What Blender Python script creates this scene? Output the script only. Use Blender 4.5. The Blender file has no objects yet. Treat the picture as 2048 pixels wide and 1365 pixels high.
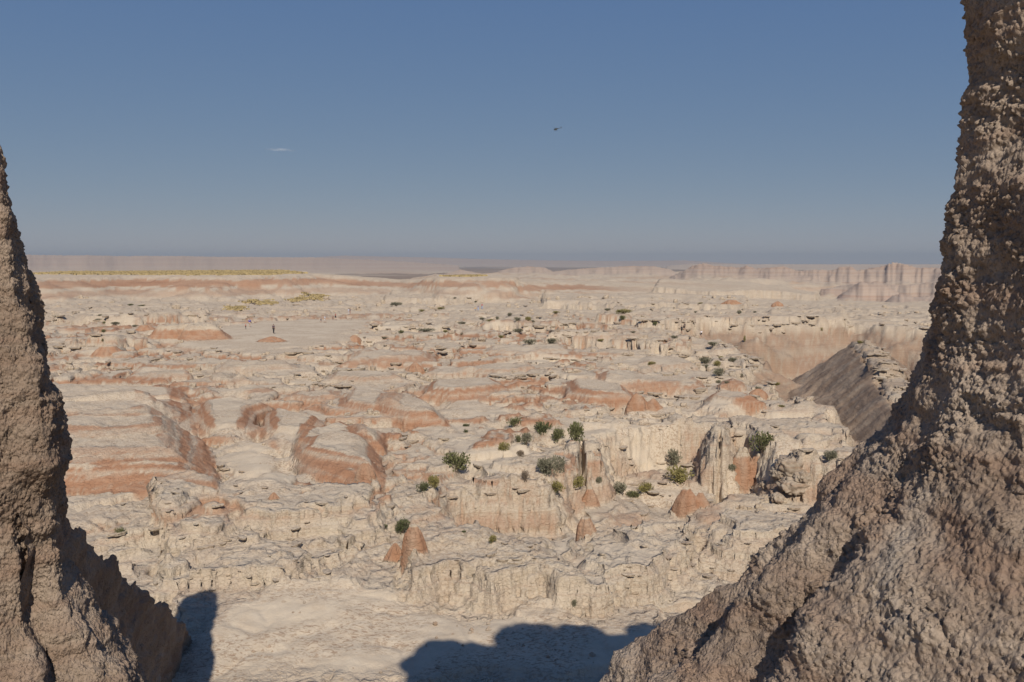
import bpy, bmesh, math, random
import numpy as np
from mathutils import Vector, Matrix

# ------------------------------------------------------------------ camera, sky, sun, exposure
scene = bpy.context.scene
col = scene.collection
R = math.radians
H = 16.0                                  # eye height above the pale basin floor
PITCH = R(5.35)
cam_data = bpy.data.cameras.new('camera')
cam_data.sensor_width = 22.2
cam_data.lens = 18.0
cam_data.clip_start = 0.05
cam_data.clip_end = 60000
camera = bpy.data.objects.new('camera', cam_data)
camera.location = (0, 0, H)
camera.rotation_euler = (math.pi / 2 - PITCH, 0, 0)
col.objects.link(camera)
scene.camera = camera

SUN_EL, SUN_AZ = R(42.0), R(171.5)        # azimuth clockwise from +Y: behind the camera, a little to the right
world = bpy.data.worlds.new('World')
scene.world = world
world.use_nodes = True
wn = world.node_tree
sky = wn.nodes.new('ShaderNodeTexSky')
sky.sky_type = 'NISHITA'
sky.sun_disc = False
sky.sun_elevation = SUN_EL
sky.sun_rotation = SUN_AZ
sky.altitude = 800
sky.air_density = 0.6
sky.dust_density = 0.0
sky.ozone_density = 3.0
wn.nodes['Background'].inputs['Strength'].default_value = 0.1
sepc = wn.nodes.new('ShaderNodeSeparateColor')        # the camera's response: one softer curve per channel over the whole sky
comb = wn.nodes.new('ShaderNodeCombineColor')
wn.links.new(sky.outputs[0], sepc.inputs[0])
for ch, (pw, sc) in enumerate(((0.684, 0.95), (0.45, 1.34), (0.134, 2.84))):
    p1 = wn.nodes.new('ShaderNodeMath')
    p1.operation = 'POWER'
    p1.inputs[1].default_value = pw
    p2 = wn.nodes.new('ShaderNodeMath')
    p2.operation = 'MULTIPLY'
    p2.inputs[1].default_value = sc
    wn.links.new(sepc.outputs[ch], p1.inputs[0])
    wn.links.new(p1.outputs[0], p2.inputs[0])
    wn.links.new(p2.outputs[0], comb.inputs[ch])
wn.links.new(comb.outputs[0], wn.nodes['Background'].inputs['Color'])

sun_data = bpy.data.lights.new('sun', 'SUN')
sun_data.energy = 5.0
sun_data.angle = R(0.53)
sun_data.color = (1.0, 0.915, 0.80)
sun = bpy.data.objects.new('sun', sun_data)
sdir = Vector((math.sin(SUN_AZ) * math.cos(SUN_EL), math.cos(SUN_AZ) * math.cos(SUN_EL), math.sin(SUN_EL)))
sun.rotation_euler = (-sdir).to_track_quat('-Z', 'Y').to_euler()
sun.location = (20, -60, 80)
col.objects.link(sun)

vs = scene.view_settings
vs.view_transform = 'Standard'
vs.look = 'None'
vs.exposure = 0.0
vs.gamma = 1.0
vs.use_curve_mapping = False
scene.cycles.volume_bounces = 2
scene.cycles.max_bounces = 6
scene.cycles.transparent_max_bounces = 40
scene.cycles.volume_max_steps = 64

FPX = 1660.5                              # focal length in photograph pixels


def ray(px, py):
    x = (px - 1024) / FPX
    u = -(py - 682.5) / FPX
    return np.array((x, math.cos(PITCH) + u * math.sin(PITCH), u * math.cos(PITCH) - math.sin(PITCH)))


def ground_at(px, py, z):
    r = ray(px, py)
    t = (z - H) / r[2]
    return r[0] * t, r[1] * t


# ------------------------------------------------------------------ noise
rng = np.random.default_rng(7)
PERM = rng.permutation(1024).astype(np.int32)
PERM2 = np.concatenate([PERM, PERM])
GA = rng.uniform(0, 2 * np.pi, 1024)
GX, GY = np.cos(GA).astype(np.float32), np.sin(GA).astype(np.float32)
_g3 = rng.normal(size=(1024, 3))
_g3 /= np.linalg.norm(_g3, axis=1)[:, None]
G3 = _g3.astype(np.float32)
RND = rng.uniform(0, 1, (1024, 3)).astype(np.float32)


def h2(ix, iy):
    return PERM2[(PERM2[ix & 1023] + iy) & 1023]


def noise2(x, y, seed=0):
    x = np.asarray(x, np.float64) + seed * 37.13
    y = np.asarray(y, np.float64) + seed * 91.7
    ix = np.floor(x).astype(np.int32)
    iy = np.floor(y).astype(np.int32)
    fx = (x - ix).astype(np.float32)
    fy = (y - iy).astype(np.float32)
    u = fx * fx * fx * (fx * (fx * 6 - 15) + 10)
    v = fy * fy * fy * (fy * (fy * 6 - 15) + 10)

    def g(dx, dy):
        k = h2(ix + dx, iy + dy)
        return GX[k] * (fx - dx) + GY[k] * (fy - dy)
    a = g(0, 0)
    b = g(1, 0)
    c = g(0, 1)
    d = g(1, 1)
    return 1.5 * (a + u * (b - a) + v * (c - a + u * (a - b - c + d)))


def fbm2(x, y, octv=4, seed=0, gain=0.5, lac=2.03):
    s = 0
    a = 1.0
    t = 0
    for o in range(octv):
        s = s + a * noise2(x, y, seed + o * 3)
        t += a
        a *= gain
        x = x * lac
        y = y * lac
    return s / t


def ridged2(x, y, octv=3, seed=0, gain=0.5):
    s = 0
    a = 1.0
    t = 0
    for o in range(octv):
        s = s + a * (1 - np.abs(noise2(x, y, seed + o * 5)) * 1.6)
        t += a
        a *= gain
        x = x * 2.1
        y = y * 2.1
    return s / t


def worley2(x, y, seed=0):
    x = np.asarray(x, np.float64) + seed * 17.3
    y = np.asarray(y, np.float64) + seed * 53.9
    ix = np.floor(x).astype(np.int32)
    iy = np.floor(y).astype(np.int32)
    f1 = np.full(x.shape, 9.0, np.float32)
    f2 = np.full(x.shape, 9.0, np.float32)
    cid = np.zeros(x.shape, np.int32)
    for dx in (-1, 0, 1):
        for dy in (-1, 0, 1):
            k = h2(ix + dx, iy + dy)
            px = ix + dx + RND[k, 0]
            py = iy + dy + RND[k, 1]
            d = np.sqrt((px - x) ** 2 + (py - y) ** 2).astype(np.float32)
            m = d < f1
            f2 = np.where(m, f1, np.minimum(f2, d))
            cid = np.where(m, k, cid)
            f1 = np.where(m, d, f1)
    return f1, f2, cid


def h3(ix, iy, iz):
    return PERM2[(PERM2[(PERM2[ix & 1023] + iy) & 1023] + iz) & 1023]


def noise3(p, seed=0):
    p = p + seed * 31.7
    i = np.floor(p).astype(np.int32)
    f = (p - i).astype(np.float32)
    w = f * f * f * (f * (f * 6 - 15) + 10)
    res = 0
    for dx in (0, 1):
        wx = w[..., 0] if dx else 1 - w[..., 0]
        for dy in (0, 1):
            wy = w[..., 1] if dy else 1 - w[..., 1]
            for dz in (0, 1):
                wz = w[..., 2] if dz else 1 - w[..., 2]
                k = h3(i[..., 0] + dx, i[..., 1] + dy, i[..., 2] + dz)
                g = G3[k]
                res = res + wx * wy * wz * (g[..., 0] * (f[..., 0] - dx) + g[..., 1] * (f[..., 1] - dy) + g[..., 2] * (f[..., 2] - dz))
    return 1.5 * res


def fbm3(p, octv=4, seed=0, gain=0.5):
    s = 0
    a = 1.0
    t = 0
    for o in range(octv):
        s = s + a * noise3(p, seed + o * 3)
        t += a
        a *= gain
        p = p * 2.03
    return s / t


def worley3(p, seed=0):
    p = p + seed * 23.1
    i = np.floor(p).astype(np.int32)
    f1 = np.full(p.shape[:-1], 9.0, np.float32)
    f2 = np.full(p.shape[:-1], 9.0, np.float32)
    cid = np.zeros(p.shape[:-1], np.int32)
    for dx in (-1, 0, 1):
        for dy in (-1, 0, 1):
            for dz in (-1, 0, 1):
                k = h3(i[..., 0] + dx, i[..., 1] + dy, i[..., 2] + dz)
                q = RND[k] + np.array((dx, dy, dz), np.float32)
                d = np.linalg.norm(i + q - p, axis=-1).astype(np.float32)
                m = d < f1
                f2 = np.where(m, f1, np.minimum(f2, d))
                cid = np.where(m, k, cid)
                f1 = np.where(m, d, f1)
    return f1, f2, cid


def sstep(a, b, x):
    t = np.clip((x - a) / (b - a), 0, 1)
    return t * t * (3 - 2 * t)


def polysd(poly, x, y):
    """signed distance to a polygon, positive inside"""
    n = len(poly)
    d = np.full(x.shape, 1e9)
    inside = np.zeros(x.shape, bool)
    for k in range(n):
        ax, ay = poly[k]
        bx, by = poly[(k + 1) % n]
        ex, ey = bx - ax, by - ay
        t = np.clip(((x - ax) * ex + (y - ay) * ey) / (ex * ex + ey * ey + 1e-12), 0, 1)
        d = np.minimum(d, np.hypot(x - ax - t * ex, y - ay - t * ey))
        c = (ay > y) != (by > y)
        xi = ax + (y - ay) / (ey if abs(ey) > 1e-12 else 1e-12) * ex
        inside ^= c & (x < xi)
    return np.where(inside, d, -d)


# ------------------------------------------------------------------ helpers: objects, materials
def tag(o, label=None, cat=None, group=None, kind=None):
    if label:
        o['label'] = label
    if cat:
        o['category'] = cat
    if group:
        o['group'] = group
    if kind:
        o['kind'] = kind
    return o


def link(o, parent=None):
    col.objects.link(o)
    if parent:
        o.parent = parent
    return o


def empty(name, loc=(0, 0, 0), rz=0.0):
    o = bpy.data.objects.new(name, None)
    o.empty_display_size = 0.3
    o.location = loc
    o.rotation_euler = (0, 0, rz)
    return link(o)


def grid_mesh(name, P, attrs=None, wrap=False, smooth=True):
    """P: (rows, cols, 3) array -> one mesh"""
    nr, nc = P.shape[:2]
    me = bpy.data.meshes.new(name)
    idx = np.arange(nr * nc, dtype=np.int32).reshape(nr, nc)
    if wrap:
        idx = np.concatenate([idx, idx[:, :1]], axis=1)
    q = np.stack([idx[:-1, :-1], idx[:-1, 1:], idx[1:, 1:], idx[1:, :-1]], axis=-1).reshape(-1)
    nq = len(q) // 4
    me.vertices.add(nr * nc)
    me.vertices.foreach_set('co', P.reshape(-1).astype(np.float32))
    me.loops.add(nq * 4)
    me.loops.foreach_set('vertex_index', q.astype(np.int32))
    me.polygons.add(nq)
    me.polygons.foreach_set('loop_start', np.arange(0, nq * 4, 4, dtype=np.int32))
    me.polygons.foreach_set('loop_total', np.full(nq, 4, np.int32))
    if smooth:
        me.polygons.foreach_set('use_smooth', np.ones(nq, bool))
    me.update(calc_edges=True)
    for k, v in (attrs or {}).items():
        a = me.attributes.new(k, 'FLOAT', 'POINT')
        a.data.foreach_set('value', v.reshape(-1).astype(np.float32))
    return me


class NT:
    """small node-tree helper"""
    def __init__(self, name):
        self.m = bpy.data.materials.new(name)
        self.m.use_nodes = True
        self.t = self.m.node_tree
        self.b = self.t.nodes['Principled BSDF']
        self.out = self.t.nodes['Material Output']

    def n(self, typ, **kw):
        nd = self.t.nodes.new(typ)
        for k, v in kw.items():
            setattr(nd, k, v)
        return nd

    def l(self, a, b):
        self.t.links.new(a, b)

    def attr(self, name):
        nd = self.n('ShaderNodeAttribute')
        nd.attribute_name = name
        return nd.outputs['Fac']

    def noise(self, vec, scale, detail=4, rough=0.55, dist=0.0):
        nd = self.n('ShaderNodeTexNoise')
        nd.inputs['Scale'].default_value = scale
        nd.inputs['Detail'].default_value = detail
        nd.inputs['Roughness'].default_value = rough
        nd.inputs['Distortion'].default_value = dist
        self.l(vec, nd.inputs['Vector'])
        return nd.outputs['Fac']

    def voro(self, vec, scale, feature='F1', out='Distance', rnd=1.0):
        nd = self.n('ShaderNodeTexVoronoi')
        nd.feature = feature
        nd.inputs['Scale'].default_value = scale
        nd.inputs['Randomness'].default_value = rnd
        self.l(vec, nd.inputs['Vector'])
        return nd.outputs[out]

    def math(self, op, a, b=None, c=None, clamp=False):
        nd = self.n('ShaderNodeMath')
        nd.operation = op
        nd.use_clamp = clamp
        for i, v in enumerate((a, b, c)):
            if v is None:
                continue
            if isinstance(v, (int, float)):
                nd.inputs[i].default_value = v
            else:
                self.l(v, nd.inputs[i])
        return nd.outputs[0]

    def ramp(self, fac, stops, interp='LINEAR'):
        nd = self.n('ShaderNodeValToRGB')
        cr = nd.color_ramp
        cr.interpolation = interp
        while len(cr.elements) > 1:
            cr.elements.remove(cr.elements[-1])
        for i, (p, c) in enumerate(stops):
            e = cr.elements[0] if i == 0 else cr.elements.new(p)
            e.position = p
            if isinstance(c, (int, float)):
                c = (c, c, c)
            e.color = (*c, 1)
        self.l(fac, nd.inputs[0])
        return nd.outputs[0]

    def mix(self, fac, a, b, mode='MIX'):
        nd = self.n('ShaderNodeMix')
        nd.data_type = 'RGBA'
        nd.blend_type = mode
        for s, v in ((nd.inputs[0], fac), (nd.inputs[6], a), (nd.inputs[7], b)):
            if isinstance(v, (int, float)):
                s.default_value = v
            elif isinstance(v, tuple):
                s.default_value = (*v, 1)
            else:
                self.l(v, s)
        return nd.outputs[2]

    def mapping(self, vec, scale=(1, 1, 1), rot=(0, 0, 0)):
        nd = self.n('ShaderNodeMapping')
        nd.inputs['Scale'].default_value = scale
        nd.inputs['Rotation'].default_value = rot
        self.l(vec, nd.inputs['Vector'])
        return nd.outputs[0]

    def bump(self, height, dist, strength=1.0, normal=None):
        nd = self.n('ShaderNodeBump')
        nd.inputs['Distance'].default_value = dist
        nd.inputs['Strength'].default_value = strength
        self.l(height, nd.inputs['Height'])
        if normal:
            self.l(normal, nd.inputs['Normal'])
        return nd.outputs[0]

    def pos(self):
        return self.n('ShaderNodeNewGeometry').outputs['Position']


def plain(name, rgb, rough=0.85, metal=0.0, var=0.12, scale=6.0):
    t = NT(name)
    p = t.n('ShaderNodeTexCoord').outputs['Object']
    c = t.ramp(t.noise(p, scale, 3), [(0.3, tuple(v * (1 - var) for v in rgb)), (0.7, tuple(min(1, v * (1 + var)) for v in rgb))])
    t.l(c, t.b.inputs['Base Color'])
    t.b.inputs['Roughness'].default_value = rough
    t.b.inputs['Metallic'].default_value = metal
    return t.m


def clay_material():
    t = NT('badlands_clay')
    p = t.pos()
    red, wash, dark = t.attr('red'), t.attr('wash'), t.attr('dark')
    sep = t.n('ShaderNodeSeparateXYZ')
    t.l(p, sep.inputs[0])
    # thin bedding in the cream beds
    wob = t.noise(p, 0.08, 3)
    bed = t.math('ADD', sep.outputs[2], t.math('MULTIPLY', wob, 0.9))
    cmb = t.n('ShaderNodeCombineXYZ')
    t.l(t.math('MULTIPLY', bed, 1.0), cmb.inputs[2])
    bedn = t.noise(cmb.outputs[0], 3.6, 5, 0.65)
    cream = t.ramp(bedn, [(0.30, (0.375, 0.285, 0.205)), (0.44, (0.445, 0.37, 0.28)), (0.54, (0.47, 0.40, 0.31)), (0.60, (0.41, 0.325, 0.245)), (0.70, (0.50, 0.435, 0.345))])
    mott = t.noise(p, 0.55, 6, 0.62)
    cream = t.mix(t.ramp(mott, [(0.42, 0.0), (0.72, 0.55)]), cream, (0.385, 0.295, 0.22))
    # small-scale weathering flecks
    fl = t.noise(t.mapping(p, (1, 1, 2.2)), 5.0, 5, 0.7)
    cream = t.mix(t.ramp(fl, [(0.52, 0.0), (0.70, 0.6)]), cream, (0.28, 0.205, 0.145))
    # loose pale wash in the flats, broken brown crust on it
    wcol = t.ramp(t.noise(p, 1.3, 5, 0.6), [(0.3, (0.435, 0.358, 0.268)), (0.7, (0.495, 0.42, 0.322))])
    crust_zone = t.noise(p, 0.23, 3, 0.5)
    crust = t.noise(t.mapping(p, (1.0, 1.9, 1.0), (0, 0, 0.5)), 4.5, 5, 0.65, 0.7)
    cf = t.math('MULTIPLY', t.ramp(crust_zone, [(0.42, 0.0), (0.52, 1.0)]), t.ramp(crust, [(0.50, 0.0), (0.58, 0.85)]))
    wcol = t.mix(cf, wcol, (0.27, 0.19, 0.13))
    cream = t.mix(t.math('MULTIPLY', cf, .5), cream, (0.27, 0.19, 0.13))
    c = t.mix(wash, cream, wcol)
    # red beds
    rn = t.noise(p, 1.1, 5, 0.6)
    rcol = t.ramp(t.math('ADD', t.math('MULTIPLY', bedn, 0.6), t.math('MULTIPLY', rn, 0.4)),
                  [(0.36, (0.275, 0.145, 0.085)), (0.52, (0.325, 0.18, 0.108)), (0.66, (0.375, 0.235, 0.155))])
    rf = t.math('ADD', red, t.math('MULTIPLY', t.math('SUBTRACT', t.noise(t.mapping(p, (1.6, 1.6, 0.5)), 1.7, 5, 0.6), 0.5), 0.55))
    rf = t.math('MULTIPLY', t.ramp(rf, [(0.15, 0.0), (0.55, 1.0)]), t.math('MULTIPLY', red, 1.08, clamp=True))
    c = t.mix(rf, c, rcol)
    # bedding seen on the far buttes
    fz_ = t.n('ShaderNodeCombineXYZ')
    t.l(t.math('ADD', t.math('MULTIPLY', sep.outputs[2], 0.16), t.math('MULTIPLY', t.noise(p, 0.004, 3), 1.2)), fz_.inputs[2])
    fb = t.math('ADD', t.math('MULTIPLY', t.noise(fz_.outputs[0], 1.6, 3, 0.6), 0.5), t.math('MULTIPLY', t.noise(fz_.outputs[0], 0.34, 2, 0.6), 0.5))
    fcol = t.ramp(fb, [(0.36, (0.30, 0.205, 0.155)), (0.46, (0.38, 0.30, 0.24)), (0.54, (0.33, 0.225, 0.17)), (0.64, (0.42, 0.355, 0.29))])
    c = t.mix(t.attr('butte'), c, fcol)
    # grey brown: weathered streaks, far plain, and canyon shade put into the colour
    dcol = t.ramp(bedn, [(0.30, (0.175, 0.118, 0.08)), (0.5, (0.215, 0.152, 0.107)), (0.7, (0.265, 0.198, 0.145))])
    c = t.mix(dark, c, dcol)
    t.l(c, t.b.inputs['Base Color'])
    t.b.inputs['Roughness'].default_value = 0.95
    t.b.inputs['Specular IOR Level'].default_value = 0.1
    calm = t.math('SUBTRACT', 1.0, t.math('MULTIPLY', wash, 0.8))
    b0 = t.bump(t.math('MULTIPLY', t.noise(t.mapping(p, (1, 1, 2.5)), 0.5, 6, 0.62), calm), 0.5, 0.5)
    b1 = t.bump(t.math('MULTIPLY', t.noise(p, 1.6, 8, 0.62), calm), 0.28, 0.7, b0)
    v = t.voro(t.mapping(p, (1, 1, 1.7)), 3.1, 'DISTANCE_TO_EDGE')
    b2 = t.bump(t.math('MULTIPLY', t.ramp(v, [(0.0, 0.0), (0.12, 1.0)]), calm), 0.05, 0.5, b1)
    b3 = t.bump(t.math('MULTIPLY', t.noise(p, 9.0, 5, 0.7), calm), 0.06, 0.8, b2)
    t.l(b3, t.b.inputs['Normal'])
    return t.m


CLAY = clay_material()

# ------------------------------------------------------------------ the ground: one sheet out to the horizon
NR_SCREEN, NR_LOG = 480, 600
D0, D1 = 22.0, 14000.0
dd = np.exp(np.linspace(math.log(D0), math.log(D1), 60000))
dens = NR_SCREEN / (1 / D0 - 1 / 3000) / dd ** 2 * (dd < 3000) + NR_LOG / math.log(D1 / D0) / dd
dens = dens * np.where(dd > 1800, 0.55, 1.0)
cum = np.concatenate([[0], np.cumsum(0.5 * (dens[1:] + dens[:-1]) * np.diff(dd))])
nrow = int(cum[-1])
DROW = np.interp(np.linspace(0, cum[-1], nrow), cum, dd)
DROW = np.concatenate([np.linspace(1.0, D0 - 0.8, 18), DROW])
AZ_IN = np.linspace(R(-36.5), R(36.5), 830)
AZ_OUT = np.linspace(R(36.5), R(360 - 36.5), 62)[1:-1]
AZ = np.concatenate([AZ_IN, AZ_OUT])
NIN = len(AZ_IN)
D, A = np.meshgrid(DROW, AZ, indexing='ij')
X = D * np.sin(A)
Y = D * np.cos(A)
print('ground grid', D.shape)

PXC = 1024 + FPX * np.tan(np.clip(A, R(-60), R(60)))      # only used to lay out the far landmarks by bearing


def bearing(px):
    return math.degrees(math.atan((px - 1024) / FPX))


AD = np.degrees(np.where(A > math.pi, A - 2 * math.pi, A))   # bearing in degrees

# base level by distance, for bearings left / centre / right
dk = [0, 30, 34, 40, 47, 56, 66, 80, 100, 130, 160, 200, 250, 300, 400, 14000]
zl = [0, 0, .15, .75, 1.1, 1.3, 1.7, 2.2, 2.3, 2.4, 2.6, 2.0, 1.9, 2.0, 2.0, 2.0]
zc = [0, 0, .0, .0, .1, 1.5, 1.8, 1.9, 2.1, 2.2, 2.3, 1.7, 1.4, 1.6, 2.0, 2.0]
zr = [0, 0, .0, -.3, -.8, -.9, 1.2, 1.3, 1.2, 0.9, 0.6, 0.4, 0.2, 0.0, 0.5, 0.5]
ld = np.interp(D, dk, zl)
lc = np.interp(D, dk, zc)
lr = np.interp(D, dk, zr)
wl = sstep(-4, -13, AD)
wr = sstep(4, 13, AD)
Z = ld * wl + lr * wr + lc * (1 - wl - wr)
RED = np.zeros_like(Z)
DARK = np.zeros_like(Z)
SMOOTHZ = np.zeros_like(Z)         # 1 where the ground is washed smooth
ROUGH = np.ones_like(Z)

near = D < 900
n_big = fbm2(X / 19, Y / 19, 3, 1)
n_mid = fbm2(X / 6.5, Y / 6.5, 4, 11)
n_edge = fbm2(X / 2.6, Y / 2.6, 4, 21)


def feature(pts, zref, dz, run, edge=0.5, red=None, mode='add', wob=0.9, dark=0.0, smooth=0.0, rough=None, big=0.0, flute=0.0):
    """raise (or, with dz < 0, carve) the ground inside an outline; red = (lo, hi, strength) part of the riser that shows the red bed"""
    poly = [ground_at(px, py, zref) for px, py in pts]
    xs = [p[0] for p in poly]
    ys = [p[1] for p in poly]
    m = run * 1.2 + edge * 2.5 + big * 2 + 1
    sel = (X > min(xs) - m) & (X < max(xs) + m) & (Y > min(ys) - m) & (Y < max(ys) + m)
    if not sel.any():
        return
    x, y = X[sel], Y[sel]
    sd = polysd(poly, x, y) + edge * n_edge[sel] * (.9 if red and dz > 0 else 1.6) + big * n_mid[sel]
    sd = sd + (.12 if red and dz > 0 else .22) * run * (np.abs(noise2(x / .75, y / .75, 75)) - .3)
    if run < 1.6 and dz > 0 and not flute:
        run = run * 1.35 * (1 + .35 * n_mid[sel])
    if flute:
        sd = sd - flute * np.abs(noise2(x / 1.1, y / 1.1, 77)) * 1.5
    if red and dz > 0:
        dz = dz * .7
        run = run * 1.35
        sd = sd + .3 * n_mid[sel]
    k = np.clip(sd / run, 0, 1)
    prof = k * (1 - wob) + wob * (k * k * (3 - 2 * k))
    h = dz * prof
    Z[sel] += h
    riser = sstep(0.01, 0.06, k) * (1 - sstep(0.93, 0.995, k))
    if red:
        lo, hi, st = red
        hi = hi + .28 * n_mid[sel]
        b = sstep(lo - .06, lo + .1, k) * (1 - sstep(hi - .06, hi + .06, k)) * st * (1 - .45 * sstep(.38, .44, k) * (1 - sstep(.44, .5, k)))
        RED[sel] = np.maximum(RED[sel] * (1 - sstep(0.02, 0.1, k)), b)
    if dark:
        DARK[sel] = np.maximum(DARK[sel], dark * riser)
    if smooth:
        SMOOTHZ[sel] = np.maximum(SMOOTHZ[sel], smooth * sstep(0, .4, k))
    if rough is not None:
        ROUGH[sel] = ROUGH[sel] * (1 - sstep(0.0, .3, k)) + rough * sstep(0.0, .3, k)


# --- left hill, three stacked benches with red risers
feature([(-250, 1010), (150, 992), (250, 990), (330, 1008), (440, 1022), (446, 985), (450, 950), (425, 905), (400, 850), (380, 800), (-250, 790)], 1.2, 1.05, 1.5, .35, (.02, .8, 1.0), rough=.16)
feature([(-250, 958), (160, 960), (200, 955), (300, 950), (380, 958), (428, 970), (408, 925), (390, 880), (370, 830), (-250, 790)], 2.2, .8, 1.2, .35, (.03, .85, .95), rough=.16)
feature([(-250, 930), (230, 922), (310, 916), (402, 916), (384, 880), (366, 845), (350, 800), (-250, 790)], 2.9, .85, 1.4, .4, (.04, .85, .9), rough=.3)
feature([(-250, 885), (200, 878), (300, 870), (362, 862), (340, 800), (-250, 770)], 3.5, .75, 1.6, .5, (.1, .8, .75), rough=.3)
feature([(-250, 845), (150, 842), (300, 838), (335, 830), (315, 790), (-250, 760)], 4.0, .6, 1.4, .6, (.1, .8, .6), big=.6)
# --- wedge and middle hill
feature([(395, 868), (460, 872), (512, 862), (520, 828), (560, 815), (470, 800), (380, 812)], 2.3, 1.25, 1.0, .2, (.05, .85, .95), rough=.16)
feature([(512, 872), (560, 890), (625, 892), (640, 868), (660, 840), (560, 818), (520, 828)], 2.2, 1.3, 1.1, .2, (.08, .8, .95), rough=.16)
feature([(560, 915), (600, 932), (700, 962), (768, 968), (775, 938), (740, 915), (770, 880), (690, 850), (600, 868)], 1.8, .9, .9, .2, (.04, .85, 1.0), rough=.16)
feature([(585, 900), (640, 912), (772, 938), (776, 905), (760, 880), (690, 860), (610, 876)], 2.4, .8, .9, .2, (.05, .72, .9), rough=.16)
feature([(700, 872), (778, 876), (776, 850), (720, 842), (690, 852)], 2.6, .9, .7, .15, (.05, .8, .95), rough=.16)
feature([(670, 812), (730, 822), (800, 822), (815, 790), (740, 782), (680, 790)], 2.4, 1.1, 1.0, .25, (.05, .8, .85), rough=.16)
# --- mound ridge in the middle and the benches behind
feature([(742, 832), (800, 845), (905, 846), (880, 815), (845, 800), (760, 806)], 2.0, 1.6, 1.2, .18, (.03, .85, 1.0), rough=.16)
feature([(835, 790), (900, 796), (985, 790), (1030, 782), (1000, 762), (850, 768)], 2.1, 1.3, 1.1, .25, (.05, .8, .95), rough=.16)
feature([(1125, 790), (1180, 798), (1285, 796), (1260, 770), (1180, 766), (1120, 768)], 2.1, 1.2, 1.1, .25, (.05, .85, .95), rough=.16)
feature([(1180, 768), (1240, 772), (1340, 766), (1420, 764), (1410, 742), (1280, 738), (1190, 748)], 2.1, 1.2, 1.2, .4, (.1, .75, .8), rough=.3)
feature([(660, 735), (760, 728), (880, 722), (880, 706), (700, 706)], 2.4, 1.4, 1.5, .4, (.1, .85, .75), rough=.3)
feature([(1385, 803), (1445, 812), (1490, 806), (1540, 800), (1500, 786), (1420, 782)], 1.6, 1.1, 1.0, .2, (.03, .85, 1.0), rough=.16)
for (x0, x1, yb, hh, st) in ((640, 820, 762, .9, .5), (420, 600, 742, .8, .4), (380, 560, 790, 1.0, .6), (250, 400, 752, .7, .4), (910, 1090, 745, .9, .55), (1430, 1500, 756, 1.0, .85), (960, 1150, 705, .8, .45), (1270, 1400, 718, .8, .5), (560, 700, 800, .8, .6), (840, 960, 744, .7, .4)):
    feature([(x0, yb), ((x0 + x1) / 2, yb + 5), (x1, yb - 1), (x1 - 20, yb - 14), (x0 + 15, yb - 14)], 2.2, hh, 1.1, .5, (.1, .8, st), big=.6, rough=.3)
# --- lower channel in front of the middle bench, its far wall faces the camera
feature([(850, 1000), (890, 962), (960, 957), (1040, 957), (1085, 955), (1100, 935), (1150, 915), (1158, 878), (1172, 878), (1178, 912), (1198, 868), (1250, 858), (1300, 850), (1380, 846), (1430, 846), (1436, 880), (1452, 846), (1500, 850), (1545, 880), (1580, 905), (1640, 915), (1760, 930), (1760, 1010), (1500, 1020), (1420, 1012), (1300, 1012), (1195, 1010), (1120, 1075), (1040, 1095), (980, 1075), (920, 1040)],
        1.0, -3.4, 1.9, .3, (.28, .97, .5), wob=.4, big=.5, rough=.8, flute=.3)
feature([(1150, 912), (1159, 866), (1166, 866), (1180, 912)], 1.5, -1.9, .35, .05, None, rough=.16)
feature([(1426, 905), (1436, 852), (1444, 852), (1456, 905)], 1.5, -2.2, .35, .08, None, rough=.16)
feature([(1086, 1060), (1096, 1005), (1104, 1003), (1116, 1060)], .3, -1.6, .4, .1, None, rough=.4)
# --- near hump with a broken cliff towards the basin
feature([(800, 1212), (930, 1190), (985, 1212), (1060, 1188), (1110, 1208), (1210, 1212), (1250, 1180), (1330, 1180), (1390, 1130), (1420, 1070), (1300, 1052), (1060, 1095), (920, 1075), (820, 1085), (770, 1150)],
        0.2, 1.5, 1.1, .5, None, big=1.0, flute=.35)
# --- eroded buttress on the right
feature([(1345, 1105), (1420, 1118), (1500, 1122), (1640, 1110), (1800, 1080), (1800, 990), (1600, 1000), (1480, 1010), (1380, 1035), (1350, 1060)], 0.0, 2.4, 1.9, .3, (.45, .7, .3), big=.7, flute=.5)
# --- left foreground steps
feature([(300, 1200), (420, 1188), (560, 1168), (700, 1130), (760, 1085), (800, 1030), (620, 1000), (300, 1010)], .5, .8, .7, .5, None, big=1.0, flute=.5)
feature([(300, 1120), (420, 1110), (520, 1090), (640, 1070), (740, 1050), (760, 1000), (600, 980), (450, 1010), (300, 1000)], .9, .6, .5, .5, None, big=.9, flute=.5)
# --- washes: pale smooth floors
for pts, zz in (([(430, 1000), (560, 1000), (600, 960), (540, 900), (470, 890)], 1.2), ([(330, 692), (520, 702), (700, 676), (740, 634), (600, 634), (470, 644), (400, 664)], 2.5),
                ([(840, 835), (1000, 825), (960, 800), (890, 800)], 2.0), ([(1270, 722), (1370, 716), (1350, 706), (1270, 710)], 1.8), ([(360, 1365), (1300, 1365), (1420, 1230), (1000, 1235), (640, 1220), (420, 1240)], 0.0)):
    poly = [ground_at(px, py, zz) for px, py in pts]
    sd = polysd(poly, X, Y) + n_mid * 3.2 + n_big * 2.0
    k = sstep(-2.0, 1.5, sd / np.clip(D / 60, .6, 4))
    SMOOTHZ[:] = np.maximum(SMOOTHZ, k)

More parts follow.
